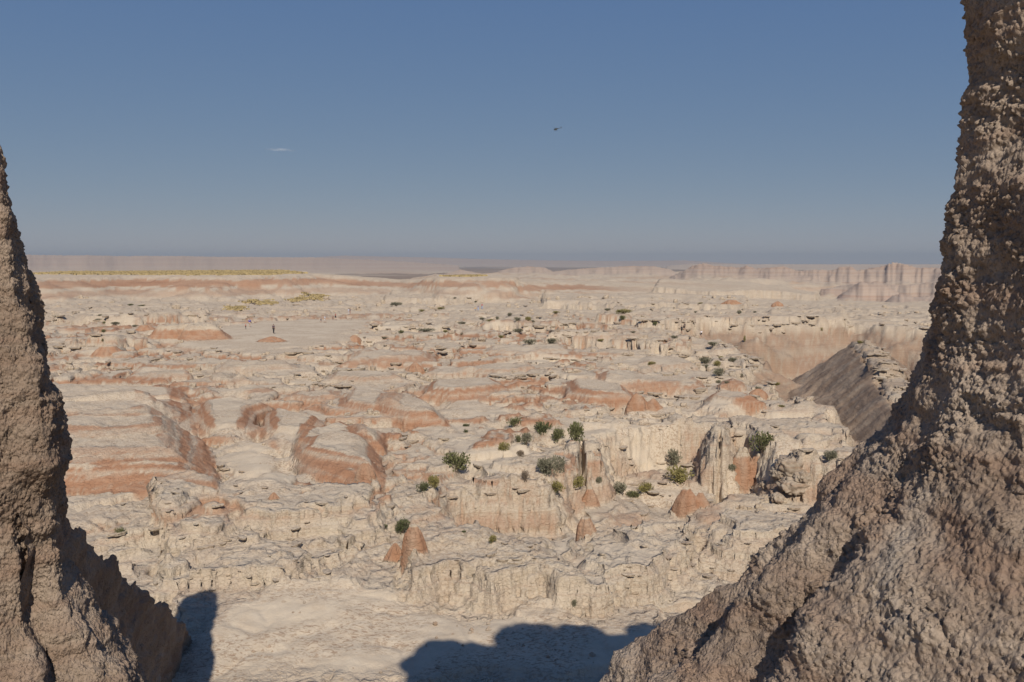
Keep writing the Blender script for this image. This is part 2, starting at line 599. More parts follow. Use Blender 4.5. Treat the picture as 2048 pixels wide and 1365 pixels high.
# --- long cream scarps of the plateau
for pts, zr_, dz_ in (([(1080, 618), (1240, 623), (1330, 615), (1500, 619), (1500, 600), (1080, 600)], .8, 2.2),
                      ([(1190, 652), (1320, 660), (1400, 651), (1560, 646), (1700, 648), (1700, 628), (1220, 628)], .2, 2.0),
                      ([(1300, 590), (1420, 594), (1560, 590), (1640, 592), (1640, 575), (1320, 575)], 2.0, 3.2),
                      ([(1090, 690), (1250, 694), (1330, 700), (1400, 690), (1380, 672), (1120, 672)], 1.6, 1.7),
                      ([(950, 660), (1100, 664), (1180, 656), (1150, 643), (960, 645)], 1.6, 1.5),
                      ([(740, 660), (860, 664), (940, 657), (920, 648), (760, 649)], 1.8, 1.1),
                      ([(120, 700), (300, 694), (330, 700), (320, 688), (120, 688)], 2.3, 1.2),
                      ([(100, 640), (260, 644), (420, 638), (420, 626), (100, 628)], 2.2, 1.6),
                      ([(760, 604), (900, 606), (1040, 600), (1040, 590), (780, 592)], 1.8, 1.8)):
    feature(pts, zr_, dz_, 1.6, .8, None, big=2.2, flute=.9)

# --- the canyon on the right
cany = [ground_at(px, py, .5) for px, py in ((1395, 672), (1440, 700), (1490, 735), (1520, 775), (1640, 815), (1668, 860), (1700, 905), (1900, 940), (2300, 900), (2300, 680), (1850, 652))]
cany += [ground_at(px, py, .0) for px, py in ((1700, 648), (1560, 649), (1470, 650), (1400, 652), (1340, 656))]
sd = polysd(cany, X, Y)
cn = fbm2(X / 26, Y / 26, 3, 31) * 9 * sstep(40, 160, D) + fbm2(X / 7, Y / 7, 3, 33) * 1.6
rill = ridged2(X / 5.5, Y / 5.5, 4, 35)
spur = ridged2(X / 34, Y / 34, 3, 38)
sdc = sd + cn * .8 - rill * 2.6 + 1.4 - np.clip(spur - .45, 0, 1) * 22 * sstep(2, 16, sd)
dep = np.where(sdc > 0, np.minimum(sdc * 2.4, 2.2) + np.clip(sdc - 1.0, 0, None) * .62, 0)
dep = np.where(dep > 15, 15 + (dep - 15) * .5, dep)
dep = np.minimum(dep, 24)
Z -= dep
ct = sstep(.3, 1.5, sdc)
ROUGH[:] = ROUGH * (1 - ct) + .25 * ct
zz = dep + fbm2(X / 30, Y / 30, 2, 36) * .8
pinkb = .95 * (.55 * sstep(2.0, 2.6, zz) * (1 - sstep(6.0, 6.6, zz)) + .25 * sstep(6.2, 6.6, zz) * (1 - sstep(7.2, 7.6, zz)) + .62 * sstep(7.2, 7.8, zz) * (1 - sstep(11.0, 12, zz)) + .3 * sstep(11, 12, zz))
RED[:] = np.where(sdc > .2, pinkb, RED)
DARK[:] = np.where(sdc > .2, (.46 + .25 * noise2(X / 3, Y / 3, 34)) * sstep(1.5, 3, zz), DARK)  # shade of the left-facing canyon walls, put into their colour
# a ridge inside the canyon: weathered streaks, and its left-facing shade painted dark
rx0, ry0 = 33.0, 62.0
rx1, ry1 = 63.5, 152.0
ex, ey = rx1 - rx0, ry1 - ry0
tt = np.clip(((X - rx0) * ex + (Y - ry0) * ey) / (ex * ex + ey * ey), -.6, 1.2)
dist = np.hypot(X - rx0 - tt * ex, Y - ry0 - tt * ey)
crest = np.interp(tt, [-.6, 0, .4, .62, .8, 1.0, 1.2], [1.5, 2.2, 3.0, 3.6, 3.0, 1.6, -9]) + fbm2(tt * 14, tt * 0, 3, 87) * .8
prof = crest - np.clip(dist - 1.0, 0, None) * .72 - (1 - np.abs(noise2(tt * 34 + dist * .05 + fbm2(X / 8, Y / 8, 2, 94) * 1.4, dist * .06, 88)) * 1.8) * np.clip(dist * .16, 0, 1.3) * (.6 + .5 * noise2(tt * 7, dist * .1, 92)) + fbm2(X / 5, Y / 5, 4, 93) * .9
cap = (crest > 1.0) & (dist < 5)
up = prof > Z
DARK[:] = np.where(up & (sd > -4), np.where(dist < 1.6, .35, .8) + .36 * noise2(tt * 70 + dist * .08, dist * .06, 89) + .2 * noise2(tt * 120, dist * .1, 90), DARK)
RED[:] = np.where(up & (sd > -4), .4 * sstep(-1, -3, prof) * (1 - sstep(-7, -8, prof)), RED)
Z[:] = np.where(sd > -4, np.maximum(Z, prof), Z)
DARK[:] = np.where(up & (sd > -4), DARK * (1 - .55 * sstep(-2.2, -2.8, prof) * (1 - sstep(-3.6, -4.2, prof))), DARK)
ROUGH[:] = np.where(up & (sd > -4), np.where(dist < 2, .9, .12), ROUGH)

# --- far ground ------------------------------------------------------------
# pink escarpment: distance of its foot by bearing, and the height of its top
bk = [bearing(p) for p in (-400, 50, 250, 420, 640, 800, 880, 1000, 1150, 1300, 1500, 1700, 2300)]
foot = np.interp(AD, bk, [330, 335, 350, 330, 360, 345, 290, 300, 330, 320, 330, 360, 380])
topz = np.interp(AD, bk, [10.5, 10.4, 10.3, 10.6, 10.8, 7.5, 8.8, 8.8, 6.6, 6.0, 4.0, -4.0, -5.0])
runw = np.interp(AD, bk, [62, 62, 58, 60, 55, 70, 42, 45, 85, 110, 100, 90, 90])
en = fbm2(X / 60, Y / 60, 4, 41) * 34 - ridged2(X / 24, Y / 24, 3, 43) * 20 + fbm2(X / 9, Y / 9, 3, 44) * 6
te = np.clip((D + en - foot) / runw, 0, 1)
far = sstep(0, 1, (D - 255) / 60)
steps = np.interp(te, [0, .06, .3, .36, .8, .86, 1.0], [0, .1, .30, .40, .80, .95, 1.0])
esc = (topz - 2.0) * steps * far
Z += esc
pk = (.85 + .5 * fbm2(X / 45, Y / 45, 3, 45)) * (.55 * sstep(.04, .1, te) * (1 - sstep(.34, .38, te)) + .85 * sstep(.42, .48, te) * (1 - sstep(.78, .82, te))) * far
pk = pk * np.interp(AD, bk, [1, 1, 1, 1, 1, 1, 1.05, 1, .85, .45, .3, .3, .3])
RED[:] = np.where((te > .03) & (te < .97) & (far > .3), pk, RED)
inesc = sstep(0.02, .1, te) * far
ROUGH[:] = ROUGH * (1 - .75 * inesc)
# rough badlands beyond, then the drop to the dark plain
beyond = sstep(0, 1, (D - foot - runw - 30) / 120)
bad = ridged2(X / 90, Y / 90, 4, 51) * 11 - 7 + fbm2(X / 300, Y / 300, 3, 53) * 6
plateau_w = sstep(bearing(640), bearing(560), AD)
mid_w = sstep(bearing(600), bearing(680), AD) * (1 - sstep(bearing(1330), bearing(1420), AD))
badz = (bad - 4 - 6.5 * mid_w) * (1 - plateau_w) + plateau_w * (-.5)
badz = np.where(plateau_w > .01, badz * (1 - plateau_w * sstep(650, 500, D)), badz)
Z += badz * beyond * (1 - plateau_w * sstep(720, 640, D))
drop = sstep(0, 1, (D - np.interp(AD, bk, [640, 680, 700, 700, 760, 900, 1200, 1300, 1300, 1500, 1900, 2000, 2000])) / 700)
plain_z = -26 + fbm2(X / 900, Y / 900, 3, 55) * 6
Z[:] = Z * (1 - drop) + plain_z * drop
BUTTE = np.zeros_like(Z)
PLAIN = sstep(.75, 1.0, drop) * sstep(-.3, .25, fbm2(X / 700, Y / 260, 4, 57) + .25)
RED[:] = np.where(D > 520, np.maximum(RED * (1 - beyond), beyond * (1 - drop) * .42 * sstep(-.15, .2, fbm2(X / 120, Y / 120, 3, 59) + np.sin(Z * .9) * .3)), RED)


def far_ridge(dist, depth, prof_px, seed, jag, red, back=None):
    """a long mesa or butte: crest height by bearing, at one distance"""
    b = [bearing(p[0]) for p in prof_px]
    crest = np.interp(AD, b, [p[1] for p in prof_px], left=-999, right=-999)
    dl = dist + fbm2(AD * (.35 if dist > 3000 else 1.3), AD * 0, 3, seed) * depth * .6
    k = (D - dl) / depth
    rr = ridged2(X / (depth * .5), Y / (depth * .5), 3, seed + 3)
    rise = np.interp(k + (rr - .6) * (.1 if dist > 3000 else .11), [-1, -.3, .1, .16, .6, .7, 1.4, 2.2], [0, .25, .55, .62, .9, 1.0, 1.0, 0 if back is None else back])
    top = crest + fbm2(AD * 13, D / depth, 4, seed + 7) * jag
    h = Z + (top - Z) * rise
    ok = (crest > -900) & (k > -1.2) & (k < 2.4) & (h > Z)
    Z[:] = np.where(ok, h, Z)
    band = np.sin((h - top) * 2 * np.pi / max(4.0, depth * .075) + seed)
    RED[:] = np.where(ok, red * (.55 + .45 * band), RED)
    PLAIN[:] = np.where(ok, 0, PLAIN)
    BUTTE[:] = np.where(ok, np.clip(rise * 3, 0, 1) * min(1.0, red * 1.6), BUTTE)


def elev(py, d):
    return H + d * math.tan(math.atan(-(py - 682.5) / FPX) - PITCH)


def crest_of(d, pts):
    return [(px, elev(py, d)) for px, py in pts]


far_ridge(9000, 700, crest_of(9000, [(560, 530), (600, 522), (640, 514), (690, 511), (760, 513), (840, 514), (900, 516), (1000, 519), (1100, 521), (1220, 522), (1300, 522), (1360, 521), (1430, 525), (1500, 530)]), 61, 6, .55)
far_ridge(4200, 900, crest_of(4200, [(-700, 508), (40, 510), (240, 511), (400, 512), (620, 514), (680, 516), (740, 519), (820, 524), (880, 529), (920, 533)]), 63, 4.5, .5, back=.95)
far_ridge(5600, 300, crest_of(5600, [(1330, 533), (1380, 528), (1500, 529), (1700, 529), (2400, 529)]), 65, 4, .3)
far_ridge(1500, 110, crest_of(1500, [(985, 552), (1000, 543), (1030, 536), (1060, 534), (1090, 537), (1105, 545), (1150, 540), (1200, 536), (1260, 533), (1310, 534), (1340, 540), (1360, 552)]), 67, 2.0, .45)
far_ridge(1250, 60, crest_of(1250, [(880, 552), (905, 546), (920, 540), (945, 545), (965, 552)]), 68, 1.2, .4)
far_ridge(1000, 150, crest_of(1000, [(1340, 561), (1370, 543), (1385, 533), (1405, 527), (1425, 533), (1450, 535), (1475, 538), (1492, 533), (1510, 540), (1545, 536), (1565, 534), (1585, 542), (1600, 545), (1625, 541), (1660, 543), (1680, 535), (1700, 535), (1712, 543), (1735, 539), (1765, 533), (1785, 526), (1805, 529), (1830, 537), (1870, 538), (1950, 535), (2400, 533)]), 69, 3.2, .5, back=.8)
far_ridge(560, 26, crest_of(560, [(1675, 592), (1700, 575), (1720, 562), (1735, 566), (1752, 561), (1775, 572), (1800, 585)]), 71, .8, .62)
far_ridge(640, 40, crest_of(640, [(1640, 580), (1720, 566), (1800, 570), (1900, 560), (2100, 566), (2300, 570)]), 72, 1.2, .5)
far_ridge(430, 22, crest_of(430, [(1755, 612), (1785, 590), (1800, 586), (1830, 592), (1870, 588), (2000, 580), (2200, 590)]), 73, .8, .6)

# --- medium relief and bedding steps --------------------------------------------
lowmask = (1 - .93 * SMOOTHZ) * ROUGH
fade = 1 - sstep(500, 1500, D)
rel = (n_big * .7 + n_mid * .55) * lowmask * np.where(D < 700, 1, 0)
rel += lowmask * sstep(35, 45, D) * fade * (fbm2(X / 11, Y / 11, 4, 15)) * .55
rel += lowmask * sstep(50, 85, D) * (1 - sstep(420, 700, D)) * (fbm2(X / 17, Y / 10, 5, 16) * 1.1 - np.clip(ridged2(X / 21, Y / 15, 3, 18) - .62, 0, 1) * 1.7 * sstep(.0, .4, fbm2(X / 60, Y / 60, 2, 19) + .2))
gul = np.abs(fbm2(X / 13, Y / 13, 4, 121))
rel -= lowmask * sstep(34, 42, D) * (1 - sstep(250, 400, D)) * (1 - sstep(.0, .16, gul)) * .7
wash_c = np.abs(fbm2(X / 38, Y / 30, 3, 151))
wd = (1 - sstep(.02, .09, wash_c)) * sstep(46, 60, D) * (1 - sstep(260, 400, D)) * (1 - sstep(.3, 1.0, dep))
rel -= wd * .5 * (1 - SMOOTHZ)
SMOOTHZ[:] = np.maximum(SMOOTHZ, wd * .85)
rel *= 1 - .6 * sstep(26, 20, D)
Zs = Z + rel
step = .42 + .12 * np.clip(fbm2(X / 70, Y / 70, 2, 81), -1, 1)
stepw = step * np.interp(D, [60, 110, 200, 350], [1.0, 1.7, 2.2, 2.8])
ph = Zs / stepw + n_edge * .28
fl = np.floor(ph)
fr = ph - fl
ter = (fl + sstep(.58, .92, fr)) * stepw - n_edge * .28 * stepw
tk = lowmask * .9 * (1 - sstep(600, 900, D))
Zt = Zs * (1 - tk) + ter * tk
riser = np.where(tk > .05, sstep(.55, .7, fr) * (1 - sstep(.9, .99, fr)), 0) * np.clip(tk * 1.3, 0, 1)

# broken blocks, pits and cracks on the rough beds
f1, f2, cid = worley2(X / 1.5 + n_edge * .3, Y / 1.0 + n_edge * .3, 3)
blk = RND[cid, 2] - .5
g1, g2, cid2 = worley2(X / .55, Y / .42, 5)
blk2 = RND[cid2, 2] - .5
nearw = 1 - sstep(170, 300, D)
crack = (1 - sstep(.02, .13, f2 - f1))
br = lowmask * (.35 + .65 * np.clip(riser + sstep(.0, .35, n_mid), 0, 1))
Zt = Zt + br * nearw * (blk * .17 + blk2 * .08 - crack * .10)
Zt += (1 - .6 * SMOOTHZ) * fbm2(X / .9, Y / .9, 4, 91) * .11 * (1 - sstep(200, 400, D))
pit = sstep(.33, .55, fbm2(X / 3.1, Y / 2.2, 3, 95)) * lowmask * nearw
Zt -= pit * .4
Zt += SMOOTHZ * (fbm2(X / 4.0, Y / 4.0, 4, 97) * .22 - (1 - sstep(0, .1, np.abs(fbm2(X / 5, Y / 7, 3, 98)))) * .07) * np.clip(60 / D, .3, 1)

# --- bedding: push hard beds out over soft ones on the steep faces ---------------
dZr = np.gradient(Zt, axis=0) / np.gradient(D, axis=0)
dth = np.gradient(np.unwrap(AZ))
dZa = np.gradient(Zt, axis=1) / (D * dth[None, :])
slope = np.hypot(dZr, dZa)
gx = dZr * np.sin(A) + dZa * np.cos(A)
gy = dZr * np.cos(A) - dZa * np.sin(A)
st = sstep(.5, 1.6, slope) * lowmask * (1 - sstep(250, 420, D)) * (AD > -36) * (AD < 36)
bedz = Zt * 3.1 + n_mid * .9
hard = np.sin(bedz * 2) * .6 + noise2(bedz * .9, bedz * 0 + 3.3, 99) * .9
push = np.clip(hard, -1, 1) * .16 * st * np.clip(D / 45, .8, 2.2)
inv = 1 / (slope + 1e-6)
PX = X - gx * inv * push
PY = Y - gy * inv * push

# --- colours that belong to the beds ---------------------------------------------
sl2 = slope.copy()
for _ in range(2):
    sl2[1:-1] = (sl2[:-2] + 2 * sl2[1:-1] + sl2[2:]) / 4
    sl2[:, 1:-1] = (sl2[:, :-2] + 2 * sl2[:, 1:-1] + sl2[:, 2:]) / 4
WASH = np.maximum(SMOOTHZ, (1 - sstep(.10, .34, sl2)) * .55)
strat = Zt + fbm2(X / 40, Y / 40, 2, 101) * .5
regional = sstep(-.5, .05, fbm2(X / 34, Y / 30, 2, 103) + .15 * wl) * sstep(42, 54, D) * (1 - sstep(190, 300, D)) * (1 - .45 * wr)
sb = 2.1 * (.6 * sstep(1.5, 1.7, strat) * (1 - sstep(2.1, 2.3, strat)) + .5 * sstep(2.75, 2.9, strat) * (1 - sstep(3.3, 3.5, strat)) + .35 * sstep(.5, .6, strat) * (1 - sstep(.95, 1.1, strat)))
RED = np.maximum(RED, np.clip(sb, 0, .95) * regional * sstep(.1, .35, sl2))
lowpink = .32 * sstep(-.2, -.6, strat) * sstep(.3, .8, sl2) * (D < 120)
RED = np.maximum(RED, lowpink)
lev = Zt * 3.4 + n_big * .5 + 40
thin = sstep(.08, .4, noise2(lev, lev * 0 + 7.7, 141) + .25 * n_edge)
RED = RED * (1 - .48 * thin * (D < 260))
RED = RED * (1 - .85 * SMOOTHZ)
WASH = WASH * (1 - sstep(.1, .5, RED)) * (1 - PLAIN)
DARK = np.clip(np.maximum(DARK, PLAIN * .95), 0, 1)

P = np.stack([PX, PY, Zt], axis=-1)
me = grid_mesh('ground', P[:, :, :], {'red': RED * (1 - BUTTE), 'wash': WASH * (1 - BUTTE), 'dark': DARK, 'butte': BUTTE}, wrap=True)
me.materials.append(CLAY)
ground = link(bpy.data.objects.new('ground', me))
tag(ground, 'pale eroded badlands ground with red clay bands stretching to the horizon', kind='structure')


def drop_to(px, py):
    """first point of the ground sheet seen along this line of sight"""
    r = ray(px, py)
    az = math.atan2(r[0], r[1])
    e = math.atan2(r[2], math.hypot(r[0], r[1]))
    j = int(np.clip(np.searchsorted(AZ_IN, az), 1, NIN - 1))
    ang = np.arctan2(Zt[:, j] - H, DROW)
    i = int(np.argmax((ang >= e) & (DROW > 23)))
    if i <= 0:
        i = len(DROW) - 1
    return PX[i, j], PY[i, j], Zt[i, j], math.hypot(PX[i, j], PY[i, j])


def ground_z(x, y):
    d = np.hypot(x, y)
    a = np.arctan2(x, y)
    i = np.clip(np.searchsorted(DROW, d), 1, len(DROW) - 1)
    j = np.clip(((a - AZ_IN[0]) / (AZ_IN[1] - AZ_IN[0])).round().astype(int), 0, NIN - 1)
    return np.minimum(np.minimum(Zt[i, j], Zt[i - 1, j]), Zt[np.clip(i - 3, 0, None), j])


# ------------------------------------------------------------------ foreground rock spires
def rock_material(name, c0, c1, c2, sc):
    t = NT(name)
    p = t.pos()
    n = t.noise(p, 0.9 * sc, 6, 0.62)
    c = t.ramp(n, [(0.32, c0), (0.52, c1), (0.72, c2)])
    zb = t.n('ShaderNodeSeparateXYZ')
    t.l(p, zb.inputs[0])
    zc = t.n('ShaderNodeCombineXYZ')
    t.l(t.math('ADD', zb.outputs[2], t.math('MULTIPLY', t.noise(p, 1.1 * sc, 3), .5)), zc.inputs[2])
    band = t.noise(zc.outputs[0], 2.6 * sc, 4, .6)
    c = t.mix(t.ramp(band, [(.40, .55), (.52, 0.0)]), c, (c0[0] * 1.12, c0[1] * .98, c0[2] * .92))
    c = t.mix(t.ramp(band, [(.56, 0.0), (.68, .45)]), c, tuple(v * 1.15 for v in c2))
    pale = t.ramp(t.noise(t.mapping(p, (1, 1, .55), (.3, .5, 0)), 0.55 * sc, 4, 0.6, .6), [(0.62, 0.0), (0.72, 0.75)])
    c = t.mix(pale, c, (0.40, 0.345, 0.285))
    c = t.mix(t.ramp(t.noise(p, 14 * sc, 4, .7), [(0.5, 0.0), (0.75, .45)]), c, tuple(v * .62 for v in c0))
    t.l(c, t.b.inputs['Base Color'])
    t.b.inputs['Roughness'].default_value = 0.95
    t.b.inputs['Specular IOR Level'].default_value = 0.08
    b1 = t.bump(t.noise(p, 9 * sc, 8, .7), .06 / sc, .9)
    v = t.voro(t.mapping(p, (1, 1, .8)), 30 * sc, 'F1')
    b2 = t.bump(t.ramp(v, [(0.0, 1.0), (0.6, 0.0)]), .022 / sc, .8, b1)
    v2 = t.voro(t.mapping(p, (1, 1, .7)), 11 * sc, 'DISTANCE_TO_EDGE')
    b3 = t.bump(t.math('MULTIPLY', t.ramp(v2, [(0.0, 0.0), (0.05, 1.0)]), t.ramp(t.noise(p, 1.7 * sc, 3), [(.48, 0.0), (.6, 1.0)])), .012 / sc, .6, b2)
    t.l(b3, t.b.inputs['Normal'])
    return t.m


def spire(axis, prof, ang, zrows, fac, facing, lumps, clod, seed, lean=None):
    """a weathered clay spire: ring radius by height, cross-section factor by angle from the camera-facing side (positive to the right)"""
    zs = np.asarray(zrows)
    ang = np.radians(np.asarray(ang))
    ZZ, AA = np.meshgrid(zs, ang, indexing='ij')
    rad = np.interp(ZZ, [p[0] for p in prof], [p[1] for p in prof])
    fz = fac(np.degrees(AA), ZZ)
    rad = rad * fz
    ca, sa = math.cos(facing), math.sin(facing)
    # local u right, v towards the camera
    u = np.sin(AA) * rad
    v = np.cos(AA) * rad
    ux, uy = -math.cos(facing), math.sin(facing)      # right of the line of sight
    vx, vy = math.sin(facing), math.cos(facing)       # towards the camera
    lx = lean(ZZ) if lean else 0
    P = np.stack([axis[0] + u * ux + v * vx + lx, axis[1] + u * uy + v * vy, ZZ], axis=-1)
    du = np.roll(P, -1, 1) - np.roll(P, 1, 1)
    dv = np.gradient(P, axis=0)
    N = np.cross(du, dv)
    N /= np.linalg.norm(N, axis=-1, keepdims=True) + 1e-9
    out = P - np.array([axis[0], axis[1], 0])
    sgn = np.sign(N[..., 0] * out[..., 0] + N[..., 1] * out[..., 1])
    N *= np.where(sgn == 0, 1, sgn)[..., None]
    d = np.zeros(ZZ.shape)
    for sc, am in lumps:
        d += am * fbm3(P / sc, 4, seed + int(sc * 100))
    warp = P + np.stack([noise3(P / .3, seed + 2), noise3(P / .3, seed + 4), noise3(P / .3, seed + 6)], -1) * .05
    g = sstep(-.15, .3, fbm3(P / (clod * 8), 3, seed + 9))
    for k, (m, am) in enumerate(((3.1, .40), (1.25, .46), (.55, .46))):
        f1, f2, cid = worley3(warp / (clod * m), seed + k)
        rnd = RND[cid, 1]
        lump = np.clip(1 - (f1 / (.38 + .3 * rnd)) ** 2, 0, 1) ** .7 * (.3 + .7 * rnd)
        crack = 1 - sstep(.0, .14, f2 - f1)
        gk = g if k == 0 else .45 + .55 * g
        d += clod * am * (lump * gk * 1.3 - crack * .22 * gk)
    return P + N * d[..., None]


def dense(lo, hi, n, ncoarse):
    return np.concatenate([np.linspace(lo, hi, n), np.linspace(hi, lo + 360, ncoarse + 2)[1:-1]])


RMAT = rock_material('grey_brown_clay', (0.24, 0.178, 0.134), (0.335, 0.263, 0.204), (0.42, 0.347, 0.275), 1.0)
LMAT = rock_material('tan_clay', (0.215, 0.157, 0.115), (0.295, 0.225, 0.168), (0.37, 0.295, 0.228), .55)

# right spire ---------------------------------------------------------------
RAX = (4.6, 6.2)
rprof = [(-.5, 12.5), (4, 9.6), (8, 7.0), (10.5, 4.9), (11.6, 3.95), (12.0, 3.68), (12.5, 3.18), (13.0, 2.66), (13.4, 2.42), (14.1, 1.92), (14.5, 1.62), (15.13, 1.42), (15.67, 1.3), (16.2, 1.25), (16.6, 1.22), (17.0, 1.13), (17.4, 1.12), (18.0, 1.17), (18.35, 1.3), (18.8, 1.4), (20, 1.5), (22.5, 1.9)]


def rfac(a, z):
    low = sstep(15.2, 13.2, z)
    r = 1 + low * .085 * np.cos((a + 84) * math.pi / 11) * sstep(-20, -60, a)
    return r - .03 * sstep(14.6, 15.4, z) * np.cos((a + 40) / 8)


rz = np.concatenate([np.linspace(-.5, 11.6, 22), np.linspace(11.7, 18.75, 560), np.linspace(18.8, 22.5, 12)])
rang = dense(-118, 4, 440, 64)
facing_r = math.atan2(-RAX[0], -RAX[1])
Pr = spire(RAX, rprof, rang, rz, rfac, facing_r, ((1.3, .2), (.45, .11), (.18, .05)), .055, 3)
right_spire = empty('rock_spire', (RAX[0], RAX[1], 0))
me = grid_mesh('right_spire_column', Pr - np.array([RAX[0], RAX[1], 0]), wrap=True)
me.materials.append(RMAT)
o = link(bpy.data.objects.new('column', me), right_spire)


def blob(name, centre, radii, seed, mat, parent, n=40, amp=.18, org=(0, 0, 0), sc=.7):
    th = np.linspace(0, 2 * np.pi, n * 2, endpoint=False)
    ph = np.linspace(.02, np.pi - .02, n)
    PH, TH = np.meshgrid(ph, th, indexing='ij')
    U = np.stack([np.sin(PH) * np.cos(TH), np.sin(PH) * np.sin(TH), np.cos(PH)], -1)
    U2 = np.sign(U) * np.abs(U) ** .8
    P_ = U2 * np.array(radii)
    nz = fbm3((P_ + np.array(centre)) / (np.mean(radii) * sc), 4, seed)
    P_ = P_ * (1 + amp * nz * 1.8)[..., None] + np.array(centre) - np.array(org)
    m_ = grid_mesh(name, P_, wrap=True)
    m_.materials.append(mat)
    o_ = bpy.data.objects.new(name, m_)
    return link(o_, parent)


# broad cap of the hoodoo above the frame, which throws the shadow on the basin floor
RO = (RAX[0], RAX[1], 0)
for c_, r_, sd_ in (((1.8, 6.9, 22.3), (2.4, 1.0, 2.0), 5), ((4.9, 6.9, 23.6), (1.7, 1.1, 2.3), 6), ((7.0, 7.0, 23.5), (1.2, 1.1, 2.2), 7), ((10.6, 7.2, 23.4), (1.7, 1.2, 2.7), 8), ((7.0, 7.6, 21.6), (4.5, 1.5, 2.3), 9)):
    blob('cap_rock', c_, r_, sd_, RMAT, right_spire, 34, .2, RO, .45)
tag(right_spire, 'tall grey-brown clay spire with knobbly popcorn surface filling the right edge', 'rock spire')

# left spire ----------------------------------------------------------------
LD = 21.0
laz = math.radians(bearing(-60))
LAX = (LD * math.sin(laz), LD * math.cos(laz))
lprof = [(7.3, 2.45), (8.2, 2.3), (8.9, 2.05), (9.4, 1.7), (10.06, 1.36), (10.4, 1.25), (10.9, 1.16), (11.5, 1.12), (12.2, 1.12), (12.9, 1.17), (13.7, 1.13), (14.2, 1.02), (14.9, .88), (15.7, .76), (16.46, .67), (17.2, .60), (17.7, .53), (18.0, .44), (18.15, .30), (18.22, .05)]
lprof = [(-.5, 7.0), (2.0, 4.9)] + [(16 + (a - 16) * LD / 16.5, b * LD / 16.5) for a, b in lprof]


def lfac(a, z):
    aa = np.where(a > 180, a - 360, a)
    fa = np.interp(aa, [-180, -120, -60, -10, 8, 20, 27, 33, 40, 48, 56, 64, 76, 90, 120, 150, 180],
                   [1.2, 1.1, 1.05, 1.05, 1.08, 1.1, .9, .86, .98, 1.12, 1.13, 1.05, 1.0, 1.0, 1.2, 1.25, 1.2])
    lo = sstep(12.2, 9.0, z)
    hi = np.interp(aa, [-180, -60, 0, 20, 38, 46, 56, 70, 90, 120, 180], [1.3, 1, 1.0, 1.06, 1.28, 1.25, 1.14, 1.04, 1.0, 1.3, 1.5])
    return fa * lo + hi * (1 - lo)


lz = np.concatenate([np.linspace(-.5, 4.2, 14), np.linspace(4.4, 18.82, 430)])
lang = dense(-14, 116, 250, 50)
facing_l = math.atan2(-LAX[0], -LAX[1])
Pl = spire(LAX, lprof, lang, lz, lfac, facing_l, ((1.9, .36), (.6, .18), (.22, .06)), .085, 23)
left_spire = empty('rock_spire', (LAX[0], LAX[1], 0))
me = grid_mesh('left_spire_column', Pl - np.array([LAX[0], LAX[1], 0]), wrap=True)
me.materials.append(LMAT)
link(bpy.data.objects.new('column', me), left_spire)
# fin running back and down from the spire, its right wall in shade
fs = np.linspace(0, 1, 230)
fu = np.interp(fs, [0, .18, .42, .68, .88, 1], [.6, 1.40, 2.45, 3.72, 5.40, 6.9])
fd = np.interp(fs, [0, .18, .42, .68, .88, 1], [19.6, 21, 24, 27.5, 31.5, 35.5])
fz = np.interp(fs, [0, .18, .42, .68, .88, 1], [10.9, 10.55, 8.55, 6.1, 3.5, .6])
ft = np.linspace(-1, 1, 200)
FS, FT = np.meshgrid(fs, ft, indexing='ij')
cz = fz[:, None] + fbm3(np.stack([fs * 22, fs * 0, fs * 0], -1), 4, 5)[:, None] * .55
dropz = np.where(FT > 0, FT ** 1.2, (-FT) ** 1.2)
ZF = cz - dropz * (cz + .8)
UF = fu[:, None] + np.where(FT > 0, -.10 * np.minimum(dropz * (cz + .8), 3.0) + .12 * sstep(0, .08, FT), FT * 3.2)
ux, uy = -math.cos(facing_l), math.sin(facing_l)
vx, vy = math.sin(facing_l), math.cos(facing_l)
back = LD - fd[:, None]
PF = np.stack([LAX[0] + UF * ux + back * vx, LAX[1] + UF * uy + back * vy, ZF], -1)
lump = fbm3(PF / 1.3, 5, 71) * .34 + fbm3(PF / np.array([.5, .5, 1.2]), 3, 72) * .14
f1, f2, cid = worley3(PF / .3, 7)
lump += np.clip(1 - (f1 / .6) ** 2, 0, 1) * .07
PF = PF + np.stack([lump * ux, lump * uy, lump * .5], -1)
me = grid_mesh('fin', PF - np.array([LAX[0], LAX[1], 0]))
me.materials.append(LMAT)
link(bpy.data.objects.new('fin', me), left_spire)
tag(left_spire, 'tapering tan clay spire with dark shaded flank at the left edge', 'rock spire')


